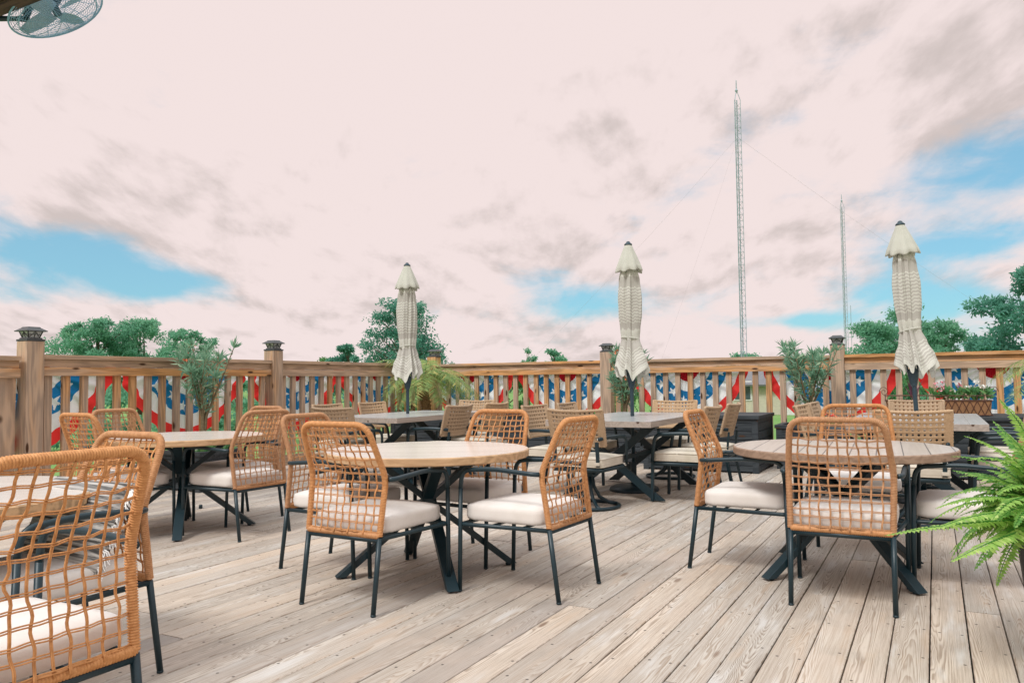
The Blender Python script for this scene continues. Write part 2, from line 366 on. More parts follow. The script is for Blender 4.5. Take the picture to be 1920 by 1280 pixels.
# ------------------------------------------------------------------ the setting: deck, lawn
def build_deck():
    mb = MB(); W, gap = .1415, .0057; pitch_ = W+gap; rn = []
    v = -8.0; i = 0; th = .03
    while v < 6.2:
        u = -2.2-R.random()*3.2
        while u < 11.62:
            L = R.choice((2.44, 3.66, 4.27, 4.88)); u1 = min(u+L, 11.62)
            if u1 > -1.6 and u1-u > .05:
                dz = R.uniform(-.0015, .0015); c = (R.random(), R.random(), R.random())
                j = R.uniform(-.0012, .0012); a, b = v+j, v+W+j; e = .003
                P = [D(a, u+.002, -th), D(b, u+.002, -th), D(b, u1-.002, -th), D(a, u1-.002, -th),
                     D(a, u+.002, dz-e), D(b, u+.002, dz-e), D(b, u1-.002, dz-e), D(a, u1-.002, dz-e),
                     D(a+e, u+.002, dz), D(b-e, u+.002, dz), D(b-e, u1-.002, dz), D(a+e, u1-.002, dz)]
                base = len(mb.v); mb.v += P
                du = u1-u; hw = W/2
                t = ((0, -hw), (0, hw), (du, hw), (du, -hw))
                mb.face([base+k for k in (8, 9, 10, 11)], t)
                for q in ((4, 5, 9, 8), (5, 6, 10, 9), (6, 7, 11, 10), (7, 4, 8, 11), (0, 1, 5, 4), (1, 2, 6, 5), (2, 3, 7, 6), (3, 0, 4, 7)):
                    mb.face([base+k for k in q], tuple(t[k % 4] for k in q))
                rn += [c]*9
            u += L
        v += pitch_; i += 1
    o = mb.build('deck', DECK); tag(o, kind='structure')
    at = o.data.attributes.new('rnd', 'FLOAT_VECTOR', 'FACE'); at.data.foreach_set('vector', [x for c in rn for x in c])
    sub = MB(); sub.box(-8.0, 6.2, -2, 11.6, -.36, -.04, Matrix.Rotation(RZ, 4, 'Z')); s = sub.build('deck_framing', simple('dark_joists', (.03, .025, .02), rough=.9)); tag(s, kind='structure')
build_deck()
GZ = -1.2
def lawn():
    mt, g, b = material('lawn_grass'); ge = g.n('ShaderNodeNewGeometry').outputs['Position']
    n1 = g.noise(ge, .25, 4); n2 = g.noise(ge, 14, 3)
    col = g.mix(g.ss(n1, .3, .7), (.13, .29, .06), (.19, .33, .09)); col = g.mix(g.m('MULTIPLY', n2, .5), col, (.08, .18, .045))
    g.put(b.inputs['Base Color'], col); b.inputs['Roughness'].default_value = .95
    mb = MB(); S = 1500; N = 24
    for i in range(N+1):
        for j in range(N+1): mb.v.append(Vector((-S+2*S*i/N, -S+2*S*j/N, GZ)))
    for i in range(N):
        for j in range(N): mb.face((i*(N+1)+j, (i+1)*(N+1)+j, (i+1)*(N+1)+j+1, i*(N+1)+j+1))
    tag(mb.build('ground', mt), kind='structure')
lawn()
# ------------------------------------------------------------------ railings
CAPZ = 1.44; RV, RU = -7.65, 11.45
BAL = MB().box(-.038, .038, -.02, .02, .2, 1.235).build('baluster', WEATHER_Z, bevel=.003)
def railing(label, L, loc, rz, posts, sp=.186, start=.09, bw=1.0):
    """one run: x along the rail from 0 to L, +y is outside"""
    t = empty('deck_railing', loc, rz, label, 'railing', 'wooden railing runs around the deck')
    MB().box(0, L, -.075, .065, CAPZ-.042, CAPZ).build('cap_rail', WEATHER_X, t, bevel=.004)
    MB().box(0, L, -.035, .005, CAPZ-.115, CAPZ-.0425).build('top_rail', WEATHER_X, t, bevel=.003)
    MB().box(0, L, -.06, -.021, CAPZ-.205, CAPZ-.118).build('top_rail', WEATHER_X, t, bevel=.003)
    MB().box(0, L, -.06, -.021, .055, .195).build('bottom_rail', WEATHER_X, t, bevel=.003)
    x = start
    first = railing.used
    while x < L-.06:
        b = BAL if not railing.used else BAL.copy()
        if railing.used: COL.objects.link(b)
        railing.used = True
        b.parent = t; b.location = (x, R.uniform(-.002, .002), 0); b.scale.x = bw*R.uniform(.96, 1.04); b.rotation_euler = (0, R.uniform(-.004, .004), 0)
        x += sp
    for px in posts:
        MB().box(px-.085, px+.085, -.095, .075, -.9, 1.565).build('post', WEATHER_Z, t, bevel=.008)
    return t
railing.used = False
uP = [4.50, 7.66, 11.30]; vP = [-4.45, -1.14, 2.2]
HW = .085
lz = PI/2-TH      # local x runs along u, local +y then points to -v (outside)
railing('weathered railing run on the left between the nearest lantern post and the second', uP[1]-uP[0]-2*HW, D(RV, uP[0]+HW), lz, [-HW])
railing('weathered railing run between the second lantern post and the far corner', uP[2]-uP[1]-2*HW+.08, D(RV, uP[1]+HW), lz, [-HW])
railing('weathered railing run from the palm corner to the oleander post', vP[0]+7.65-HW-.02, D(RV+.02, RU), RZ, [-.02])
railing('weathered railing run behind the middle umbrella, right of the oleander post', vP[1]-vP[0]-2*HW, D(vP[0]+HW, RU), RZ, [-HW])
railing('bright orange-tinged railing run behind the flower trough at the right', vP[2]-vP[1]-2*HW, D(vP[1]+HW, RU), RZ, [-HW])
railing('short railing piece at the left picture edge with wide pickets', 2.2, D(RV+.01, uP[0]-HW-2.24, -.02), lz, [], .245, .12, 2.75)
LBASE = None
def lantern(loc, rz, label):
    global LBASE
    if LBASE is None:
        t = empty('post_lantern', loc, rz, label, 'lantern', 'solar lanterns capping the railing posts')
        MB().lathe([(.125, 0), (.125, .018), (.10, .022), (.095, .034)], 4).build('base', BRONZE, t).rotation_euler.z = PI/4
        MB().lathe([(.072, .034), (.098, .092)], 4).build('glass', LGLASS, t).rotation_euler.z = PI/4
        fr = MB()
        for a in range(4):
            q = Matrix.Rotation(a*PI/2, 3, 'Z')
            for s in (-1, 1): fr.beam(q @ Vector((.052*s, -.053, .034)), q @ Vector((.070*s, -.071, .092)), .008, .008)
            fr.beam(q @ Vector((0, -.053, .034)), q @ Vector((0, -.071, .092)), .005, .006)
            for s in (-1, 1): fr.beam(q @ Vector((.052*s, -.054, .036)), q @ Vector((-.0*s, -.0715, .090)), .004, .005)
            fr.beam(q @ Vector((-.061, -.063, .063)), q @ Vector((.061, -.063, .063)), .004, .005)
        fr.build('lattice', BRONZE, t)
        MB().lathe([(.142, .092), (.145, .099), (.085, .128), (.08, .134), (.075, .137)], 4).build('roof', BRONZE, t).rotation_euler.z = PI/4
        LBASE = t; return t
    return copy_tree(LBASE, loc, rz, label)
for (v, u, lab) in ((RV+.01, uP[0], 'black solar lantern on the leftmost and nearest post'), (RV+.01, uP[1], 'black solar lantern on the second post from the left, beside the first bushy trees'),
                  (RV+.01, RU+.01, 'small far lantern on the corner post half hidden by the left umbrella'), (vP[0], RU+.01, 'black solar lantern on the post left of the middle umbrella'),
                  (vP[1], RU+.01, 'black solar lantern on the orange post at the right, near the thin mast')):
    lantern(D(v, u, 1.566), RZ, lab)
# ------------------------------------------------------------------ patriotic bunting fans outside the rail
def make_fan():
    W2, RR = .885, .86; NT, NR = 260, 76
    bands = [(.0, .22, 0), (.22, .40, 1), (.40, .67, 2), (.67, .85, 1), (.85, 1.0, 3)]
    def pos(r, t, off=0):
        a = PI+PI*t; ca, sa = math.cos(a), math.sin(a); x = r*W2*math.copysign(abs(ca)**1.25, ca); z = -r*RR*abs(sa)**1.25
        e = abs(2*t-1)
        z -= .02*r*e**4
        y = (.006+.018*r)*math.sin(26*PI*t+1.1*math.sin(5*r))+.012*math.sin(9*t*PI+r*4)
        return Vector((x, .06+y+off, z))
    mb = MB(); stars = [(.53+(.03 if k % 2 else -.03), (k+.5)/8) for k in range(8)]
    def starry(r, t):
        for rc, tc in stars:
            dx, dy = (t-tc)*PI*rc*1.12, r-rc; d = math.hypot(dx, dy)
            if d > .094: continue
            q = (math.atan2(dx, -dy)+PI/5) % (2*PI/5)-PI/5; ci, si = math.cos(PI/5), math.sin(PI/5)
            # inside the wedge between an outer point and the inner corner
            ax, ay, bx, by = .094, 0.0, .038*ci, .038*si; px, py = d*math.cos(q), abs(d*math.sin(q))
            if (bx-ax)*(py-ay)-(by-ay)*(px-ax) > 0: return True
        return False
    for i in range(NR+1):
        for j in range(NT+1): mb.v.append(pos(max(.02, i/NR), j/NT))
    for i in range(NR):
        rm = (i+.5)/NR; kk = [b[2] for b in bands if b[0] <= rm < b[1]][0]
        for j in range(NT):
            mb.k = 1 if kk == 2 and starry(rm, (j+.5)/NT) else kk
            mb.face((i*(NT+1)+j, (i+1)*(NT+1)+j, (i+1)*(NT+1)+j+1, i*(NT+1)+j+1))
    return mb.build('bunting_fan', [CL_DR, CL_W, CL_B, CL_R], None, True)
fan0 = make_fan(); tag(fan0, None, 'bunting', 'red white and blue bunting fans tied outside the railing')
fanspots = [(D(RV, 4.55), lz, 'starred bunting fan beside the nearest lantern post on the left'), (D(RV, 6.37), lz, 'starred bunting fan behind the left oleander'),
            (D(RV, 8.14), lz, 'starred bunting fan just right of the second lantern post'), (D(RV, 9.90), lz, 'narrow-looking bunting fan left of the palm'),
            (D(-6.98, RU), RZ, 'bunting fan right of the palm trunk, behind the cane chairs'), (D(-5.16, RU), RZ, 'bunting fan ending at the oleander post'),
            (D(-3.22, RU), RZ, 'bunting fan right of the middle umbrella pole'), (D(-1.25, RU), RZ, 'bunting fan behind the orange lantern post at right'),
            (D(.65, RU), RZ, 'large bunting fan behind the flower trough at the right edge')]
for i, (p, rz, lab) in enumerate(fanspots):
    p = p+Vector((0, 0, 1.355 if i < 4 else 1.295)); o = fan0 if i == 0 else None
    if o: place(o, p, rz, lab)
    else: copy_tree(fan0, p, rz, lab)
# ------------------------------------------------------------------ rope armchairs
def rope_chair():
    t = empty('rope_armchair', (0, 0, 0), 0, 'x', 'chair', 'golden rope armchairs round the round tables')
    prof = [(-.262, .375), (-.222, .655), (-.335, .925)]     # y, z of the back from seat to top
    hw = [.235, .245, .215]
    left = [Vector((-hw[i], prof[i][0], prof[i][1])) for i in range(3)]
    path = left+[Vector((-q.x, q.y, q.z)) for q in left[::-1]]
    fp = fillet(path, [.05, .075, .075, .05], 8)
    # rope wrapped frame with one ridge per turn
    step = .0019; rs = resample(fp, step); rad = []
    for i, p in enumerate(rs):
        ph = (i % 4); rad.append(.0152+(-.0026, .0007, .0014, .0007)[ph]+R.uniform(-.0001, .0001))
    MB().tube(rs, rad, 10).build('back_frame', ROPE, t, True)
    # rope over the lower cross bar
    lo = resample([Vector((-.235, -.262, .377)), Vector((.235, -.262, .377))], .003)
    MB().tube(lo, [.016+(.0012 if i % 3 else -.002) for i in range(len(lo))], 8).build('lower_wrap', ROPE, t, True)
    # arc length profile of the woven field
    side = fillet([Vector((0, a, b)) for a, b in prof], .05, 8); cum = [0]
    for a, b in zip(side, side[1:]): cum.append(cum[-1]+(b-a).length)
    def S(s, q, off=0):
        d = q*cum[-1]; i = 0
        while i < len(cum)-2 and cum[i+1] < d: i += 1
        f = (d-cum[i])/(cum[i+1]-cum[i]); p = side[i].lerp(side[i+1], f); tg = (side[i+1]-side[i]).normalized()
        nn = Vector((0, -tg.z, tg.y)); w = hw[0]+(hw[1]-hw[0])*min(1, q*2) if q < .5 else hw[1]+(hw[2]-hw[1])*(q-.5)*2
        return Vector((s*w, p.y, p.z))+nn*(off+.018*(1-s*s))
    rows, cols = 14, 9; rr = random.Random(3); wv = MB()
    rowq = [.035+.925*i/(rows-1)+rr.uniform(-.009, .009) for i in range(rows)]
    tilt = [rr.uniform(-.010, .010) for _ in rowq]
    for i, q in enumerate(rowq):
        for dq in (-.0062, .0062):
            pts = []
            for k in range(0, 37):
                s = -1+2*k/36; c = (s+1)/2*(cols+1)
                pts.append(S(s, min(.985, q+dq*(1-.3*abs(s))+tilt[i]*s+.0018*math.sin(c*PI+i)), .0035*math.cos(c*PI)*(1 if i % 2 else -1)))
            wv.tube(pts, .0022, 5)
    for j in range(cols):
        s0 = -1+2*(j+1)/(cols+1); zz = [rr.uniform(-.020, .020) for _ in range(rows+3)]
        for ds in (-.0080, .0080):
            pts = []
            for k in range(0, 46):
                q = .0+.985*k/45; c = q*rows; i0 = int(c); f = c-i0; f = f*f*(3-2*f)
                w = zz[i0]*(1-f)+zz[i0+1]*f+.004*math.sin(c*PI+j*2.0)
                pts.append(S(s0+w+ds, q, .0035*math.cos(c*PI)*(1 if j % 2 else -1)))
            wv.tube(pts, .0027, 5)
    wv.build('back_weave', ROPE, t, True)
    sf = MB()
    sf.tube([(-.235, -.262, .355), (.235, -.262, .355)], .012, 8)
    sf.tube(fillet([(-.235, -.262, .362), (-.277, .262, .362), (.277, .262, .362), (.235, -.262, .362)], .03), .0115, 8)
    for yy in (-.1, .08): sf.tube([(-.25, yy, .362), (.25, yy, .362)], .008, 6)
    sf.build('seat_frame', BLACK, t, True)
    cu = cushion('seat_cushion', .246, .240, .372, .475, IVORY, t, .013, .034); cu.location.y = .020
    for s in (-1, 1):
        MB().tube([(s*.235, -.262, .368), (s*.236, -.312, .008)], [.0135, .0125], 10).lathe([(.011, 0), (.014, .004), (.012, .012)], 10, (s*.236, -.312, 0)).build('leg', BLACK, t, True)
        MB().tube([(s*.283, .258, .555), (s*.277, .272, .008)], [.0125, .0125], 10).lathe([(.011, 0), (.014, .004), (.012, .012)], 10, (s*.277, .272, 0)).build('leg', BLACK, t, True)
        MB().tube(fillet([(s*.262, -.222, .65), (s*.283, -.19, .652), (s*.284, .05, .668), (s*.285, .245, .655), (s*.283, .258, .556)], [.02, .06, .055], 6), .0125, 10).build('arm', BLACK, t, True)
    return t
ROPE0 = rope_chair()
def fz(f): return math.atan2(-f[0], f[1])         # local +y to the facing direction
SC0 = (1.03, 1.03, 1.03)
ropes = [((-1.424, 2.176), (-.88, .47), 'rope armchair nearest the camera at bottom left, cut off by the picture edge'),
 ((-1.766, 3.03), (-.52, -.86), 'rope armchair behind the nearest one, holding the striped fringed pillow'),
 ((-2.96, 5.97), (.52, .86), 'rope armchair at the left-back round table with its back to the railing post, leftmost'),
 ((-3.03, 6.50), (.92, -.38), 'rope armchair on the far left side of the left-back round table, against the railing'),
 ((-2.12, 6.10), (-.857, .515), 'rope armchair at the near right of the left-back round table, back turned right'),
 ((-2.36, 6.72), (-.58, -.82), 'rope armchair hidden behind the one at the right of the left-back table'),
 ((-.735, 4.27), (.50, .866), 'rope armchair at the front left of the centre round table, seen from behind'),
 ((-1.05, 4.98), (.90, -.44), 'rope armchair at the left of the centre round table, partly behind the front one'),
 ((-.26, 5.22), (-.54, -.84), 'rope armchair on the far side of the centre round table, facing the camera'),
 ((.08, 4.43), (-.85, .52), 'rope armchair at the right of the centre round table, turned left in profile'),
 ((1.735, 4.17), (.47, .88), 'rope armchair in front of the plank-top right round table, seen squarely from behind'),
 ((1.44, 4.87), (.88, -.47), 'rope armchair left of the plank-top right round table, facing right in profile'),
 ((2.40, 5.52), (-.36, -.93), 'rope armchair behind the plank-top right round table, facing the camera'),
 ((2.50, 4.37), (-.87, .49), 'rope armchair right of the plank-top table, mostly hidden by the fern')]
for i, (p, f, lab) in enumerate(ropes):
    if i == 0: place(ROPE0, (*p, 0), fz(f), lab); ROPE0.scale = SC0
    else: copy_tree(ROPE0, (*p, 0), fz(f), lab, None, (1, 1, 1))
# ------------------------------------------------------------------ round tables
def round_table(p, rz, label, topm, edgem, legrz=0):
    t = empty('round_table', (*p, 0), rz, label, 'table', 'round tables with crossed black legs')
    Rt = .61; mb = MB(); n = 72
    for r, z in ((Rt-.006, .730), (Rt, .724), (Rt, .690), (Rt-.008, .684)):
        for k in range(n): mb.v.append(Vector((r*math.cos(2*PI*k/n), r*math.sin(2*PI*k/n), z)))
    mb.k = 1
    for i in range(3):
        for k in range(n): mb.face((i*n+k, i*n+(k+1) % n, (i+1)*n+(k+1) % n, (i+1)*n+k)[::-1])
    mb.k = 0; mb.face(list(range(n))); mb.k = 1; mb.face([3*n+k for k in range(n)][::-1])
    mb.build('tabletop', [topm, edgem], t)
    for k in range(4):
        a = legrz+k*PI/2; d = Vector((math.cos(a), math.sin(a), 0)); sd = Vector((-d.y, d.x, 0))
        off = sd*(.012*(1 if k % 2 else -1))
        MB().beam(d*.52+Vector((0, 0, .012))+off, -d*.33+Vector((0, 0, .683))+off, .066, .036, sd, True).build('leg', BLACK, t, bevel=.003)
        MB().lathe([(.016, 0), (.018, .012)], 10, d*.50+off).build('foot_pad', BLACK, t)
    MB().lathe([(.40, .672), (.40, .683)], 32).build('mount_plate', BLACK, t)
    return t
def local(a, rz): return math.radians(a)-rz
round_table((-2.22, 2.98), .3, 'round table at the left picture edge with a pale top, behind the nearest chair', TOP_FINE, EDGE_TAN, .03)
round_table((-2.61, 6.28), .15, 'round table by the left railing with a pale top, in front of the left oleander', TOP_FINE, EDGE_TAN, .15)
round_table((-.515, 4.80), .08, 'round table in the centre with a glossy bleached top and tan edge', TOP_FINE, EDGE_TAN, .25)
round_table((1.925, 4.66), 1.13, 'round table at the right with a grey plank top and dark gaps', TOP_PLANK, EDGE_GREY, -.80)
# ------------------------------------------------------------------ cane dining chairs
def cane_parts(t):
    mb = MB(); nc, nr = 13, 8; W, z0, z1 = .255, .565, .865
    def P(a, b, off=0):
        s = 2*a-1; z = z0+(z1-z0)*b; y = -.245-.085*b+.060*s*s; w = W*(1+.03*b)
        z += .012*s*s*b
        return Vector((s*w, y-off, z))
    for off, flip in ((.010, False), (-.010, True)):
        for i in range(nc):
            for j in range(nr):
                c = ((i+.5)/nc, (j+.5)/nr); hu, hv = .5/nc, .5/nr; b = len(mb.v)
                big = (i+j) % 2 == 0
                edge = i in (0, nc-1) or j in (0, nr-1)
                k = .0 if i in (0, nc-1) or j == 0 else (.50 if big else .42)
                ring = [(-1, -1), (0, -1), (1, -1), (1, 0), (1, 1), (0, 1), (-1, 1), (-1, 0)]
                for q in ring: mb.v.append(P(c[0]+q[0]*hu, c[1]+q[1]*hv, off))
                if k:
                    for q in ring:
                        m_ = .70 if q[0] and q[1] else 1
                        mb.v.append(P(c[0]+q[0]*hu*k*m_, c[1]+q[1]*hv*k*m_, off*.6))
                    for q in range(8):
                        f = (b+q, b+(q+1) % 8, b+8+(q+1) % 8, b+8+q); mb.face(f if not flip else f[::-1])
                else:
                    f = [b+q for q in range(8)]; mb.face(f if not flip else f[::-1])
    # bound edge
    ed = [P(i/20, 0) for i in range(21)]+[P(1, i/10) for i in range(1, 11)]+[P(1-i/20, 1) for i in range(1, 21)]+[P(0, 1-i/10) for i in range(1, 10)]
    ed = resample(ed, .012)
    mb.tube(ed, [.0135+(.002 if i % 2 else -.002) for i in range(len(ed))], 7, True)
    mb.build('cane_back', CANE, t, True)
    sf = MB()
    sf.tube(fillet([(-.225, -.235, .355), (-.25, .24, .355), (.25, .24, .355), (.225, -.235, .355)], .05)+[Vector((-.225, -.235, .355))], .018, 8)
    sf.box(-.235, .235, -.22, .23, .348, .362); sf.build('seat_frame', BLACK, t, True)
    cu = cushion('seat_cushion', .245, .245, .372, .462, BEIGE, t, .022, .026)
    pp = MB()
    for z in (.384, .452):
        pp.tube(fillet([(-.244, 0, z), (-.244, -.244, z), (.244, -.244, z), (.244, .244, z), (-.244, .244, z), (-.244, .01, z)], .035), .0045, 6)
    pp.build('piping', BEIGE, cu, True)
    for s in (-1, 1):
        MB().beam((s*.205, -.235, .36), (s*.205, -.262, .60), .030, .018, (1, 0, 0)).build('back_post', BLACK, t, bevel=.002)
        a = MB(); pts = fillet([(s*.225, -.262, .625), (s*.275, -.06, .640), (s*.285, .20, .625), (s*.270, .235, .37)], [.08, .07], 7)
        a.tube(pts, .017, 8, ex=.7); a.build('arm', BLACK, t, True)
        MB().box(s*.205-.024, s*.205+.024, -.272, -.225, .400, .425).build('cushion_tie', BEIGE, t, bevel=.004)
def cane_chair(swivel):
    t = empty('cane_swivel_chair' if swivel else 'cane_armchair', (0, 0, 0), 0, 'x', 'chair', 'pale cane chairs round the umbrella tables')
    cane_parts(t)
    if swivel:
        MB().tube([(.27*math.cos(a*PI/18), .27*math.sin(a*PI/18), .018) for a in range(36)], .016, 8, True).build('base_ring', BLACK, t, True)
        MB().lathe([(.05, .20), (.035, .26), (.06, .30), (.12, .335), (.12, .348)], 16).lathe([(.02, .30), (.02, .315)], 8, (.1, -.1, 0)).build('swivel_column', BLACK, t, True)
        for k in range(4):
            a = PI/4+k*PI/2; c, s = math.cos(a), math.sin(a)
            MB().tube([(.035*c, .035*s, .27), (.05*c, .05*s, .18), (.10*c, .10*s, .09), (.19*c, .19*s, .035), (.27*c, .27*s, .02)], .016, 8).build('spoke', BLACK, t, True)
    else:
        for s in (-1, 1):
            MB().beam((s*.215, -.23, .36), (s*.235, -.30, .008), .030, .026).build('leg', BLACK, t, bevel=.003)
            MB().beam((s*.25, .235, .38), (s*.25, .245, .008), .030, .026).build('leg', BLACK, t, bevel=.003)
    return t
CANE0 = None; SWIV0 = None
def put_cane(swivel, v, u, f, lab):
    global CANE0, SWIV0
    a = {'r': 0, 'n': PI/2}
    rz = RZ+f
    p = D(v, u)
    if swivel:
        if SWIV0 is None: SWIV0 = place(cane_chair(True), p, rz, lab)
        else: copy_tree(SWIV0, p, rz, lab)
    else:
        if CANE0 is None: CANE0 = place(cane_chair(False), p, rz, lab)
        else: copy_tree(CANE0, p, rz, lab)
def rect_table(v, u, label):
    t = empty('umbrella_table', D(v, u), RZ+PI/2, label, 'table', 'grey rectangular umbrella tables')
    L, W = 1.0, .52       # local x along u
    mb = MB(); mb.k = 1; mb.box(-L, L, -W, W, .705, .757); mb.k = 0
    mb.box(-L+.002, L-.002, -W+.002, W-.002, .757, .760)
    mb.build('tabletop', [TOP_GREY, EDGE_STONE], t)
    for s in (-1, 1):
        for q in (-1, 1):
            MB().beam((s*.62+.021*q, q*.47, .012), (s*.62+.021*q, -q*.40, .70), .07, .042, (0, 1, 0), True).build('leg', BLACK, t, bevel=.003)
        MB().beam((s*.62, -.46, .693), (s*.62, .46, .693), .08, .02, (1, 0, 0)).build('top_bar', BLACK, t)
    MB().beam((-.62, 0, .36), (.62, 0, .36), .04, .04).build('stretcher', BLACK, t)
    return t
sets = [(-5.50, 7.75, 'left'), (-2.76, 7.80, 'middle'), (-.16, 8.12, 'right')]
for (v, u, w) in sets:
    rect_table(v, u, {'left': 'grey rectangular table under the left umbrella, in front of the palm', 'middle': 'grey rectangular table under the middle umbrella', 'right': 'grey rectangular table under the right leaning umbrella, half hidden by cane chairs'}[w])
    put_cane(True, v+R.uniform(-.03, .03), u-1.18, R.uniform(-.06, .06), 'cane swivel chair at the near end of the %s umbrella table, back to the camera' % w)
    put_cane(True, v+R.uniform(-.03, .03), u+1.22, PI+R.uniform(-.08, .08), 'cane swivel chair at the far end of the %s umbrella table' % w)
    for k, du in enumerate((-.42, .42)):
        nm = ('nearer', 'farther')[k]
        put_cane(False, v+.66, u+du, PI/2+R.uniform(-.06, .06), '%s of the two cane chairs on the right side of the %s umbrella table' % (nm, w))
        put_cane(False, v-.66, u+du, -PI/2+R.uniform(-.06, .06), '%s of the two cane chairs on the left side of the %s umbrella table' % (nm, w))
# ------------------------------------------------------------------ closed umbrellas
def umbrella(v, u, rz, lean, flare, label, seed):
    rr = random.Random(seed); t = empty('closed_umbrella', D(v, u, 0), rz, label, 'umbrella', 'closed striped patio umbrellas'); t.rotation_euler = (lean[0], lean[1], rz); t.scale = (1, 1, .953)
    MB().tube([(0, 0, .03), (0, 0, 2.66)], .0195, 12).build('pole', POLE, t, True)
    n, nz = 128, 64; mb = MB()
    keys = [(0, .160), (.10, .144), (.22, .108), (.32, .083), (.40, .094), (.55, .110), (.70, .114), (.85, .100), (1.0, .070)]
    def rad(b):
        for (a, ra), (c, rc) in zip(keys, keys[1:]):
            if a <= b <= c: f = (b-a)/(c-a); f = f*f*(3-2*f); return ra+(rc-ra)*f
        return keys[-1][1]
    ph = [rr.uniform(-.35, .35) for _ in range(8)]; am = [rr.uniform(.7, 1.25) for _ in range(8)]; hem = [rr.uniform(-.05, .06) for _ in range(8)]
    H0, H1 = 1.24, 2.44
    for i in range(nz+1):
        b = i/nz
        for k in range(n):
            a = 2*PI*k/n; q = a/(2*PI)*8; i0 = int(q) % 8; f = q-int(q)
            p = ph[i0]*(1-f)+ph[(i0+1) % 8]*f; A = am[i0]*(1-f)+am[(i0+1) % 8]*f; hh = hem[i0]*(1-f)+hem[(i0+1) % 8]*f
            tw = a+p+.35*(1-b); w = math.cos(8*tw); w2 = math.cos(16*tw+1+2*b+p*3)
            r0 = rad(b); r = r0*(1+(.105*w+.055*w2)*A*(1.0 if b > .35 else 1.3)+.035*math.sin(3*a+7*b)+.03*math.sin(5*a-4*b+seed))
            z = H0+(H1-H0)*b+(1-b)**4*(.05*w+hh)
            fx = flare*max(0, .34-b)
            mb.v.append(Vector((r*math.cos(a)+fx, r*math.sin(a), z)))
    def vv(i, k):
        a = 2*PI*k/n; return i/nz+.005*math.cos(8*a)+.004*math.sin(16*a+i*.2)
    for i in range(nz):
        for k in range(n):
            l = (k+1) % n; mb.face((i*n+k, i*n+l, (i+1)*n+l, (i+1)*n+k), ((k/n, vv(i, k)), ((k+1)/n, vv(i, k+1)), ((k+1)/n, vv(i+1, k+1)), (k/n, vv(i+1, k))))
    mb.build('canopy', CANOPY, t, True)
    # tie strap round the waist
    MB().tube([((.089+.002*math.cos(8*q))*math.cos(q)+flare*.03, (.089+.002*math.cos(8*q))*math.sin(q), 1.632+.02*math.sin(q+seed)) for q in [2*PI*k/48 for k in range(48)]], .009, 6, True).build('tie_strap', VENT, t, True)
    vt = MB(); prof = [(.033, 2.665), (.06, 2.60), (.10, 2.50), (.128, 2.425), (.138, 2.385), (.135, 2.378), (.09, 2.40)]
    for i, (r, z) in enumerate(prof):
        for k in range(96):
            a = 2*PI*k/96; w = .5+.5*math.cos(8*a+seed); q = i/len(prof)
            rr_ = r*(1+.20*q*(w-.5)*1.4); vt.v.append(Vector((rr_*math.cos(a), rr_*math.sin(a), z-.045*w*q*q+.015*math.sin(2*a+seed)*q)))
    for i in range(len(prof)-1):
        for k in range(96): vt.face((i*96+k, i*96+(k+1) % 96, (i+1)*96+(k+1) % 96, (i+1)*96+k))
    vt.build('vent_cap', VENT, t, True)
    MB().lathe([(.040, 2.655), (.042, 2.666), (.032, 2.676), (.022, 2.684), (.020, 2.692), (.008, 2.70)], 16).build('finial', POLE, t, True)
    MB().lathe([(.024, 1.10), (.030, 1.12), (.046, 1.20), (.046, 1.26), (.02, 1.27)], 12).build('runner_hub', POLE, t, True)
    MB().lathe([(.25, 0), (.255, .012), (.245, .035), (.20, .055), (.05, .075)], 36).build('base_disc', BLACK, t, True)
    MB().lathe([(.03, .07), (.03, .30), (.024, .31)], 12).build('base_tube', BLACK, t, True)
    for k in range(8):
        a = 2*PI*k/8; MB().tube([(.045*math.cos(a), .045*math.sin(a), 1.23), (.06*math.cos(a), .06*math.sin(a), 1.7), (.03*math.cos(a), .03*math.sin(a), 2.4)], .006, 5).build('rib', POLE, t)
    return t
umbrella(-5.56, 7.75, .4, (0, .0), .0, 'left closed umbrella, farthest, with the palm behind it', 3)
umbrella(-2.76, 7.80, .9, (0, -.012), .02, 'middle closed umbrella in front of the tall mast', 5)
umbrella(-.12, 8.12, 0, (0, -.050), .12, 'right closed umbrella, leaning left with its hem flaring right', 9)
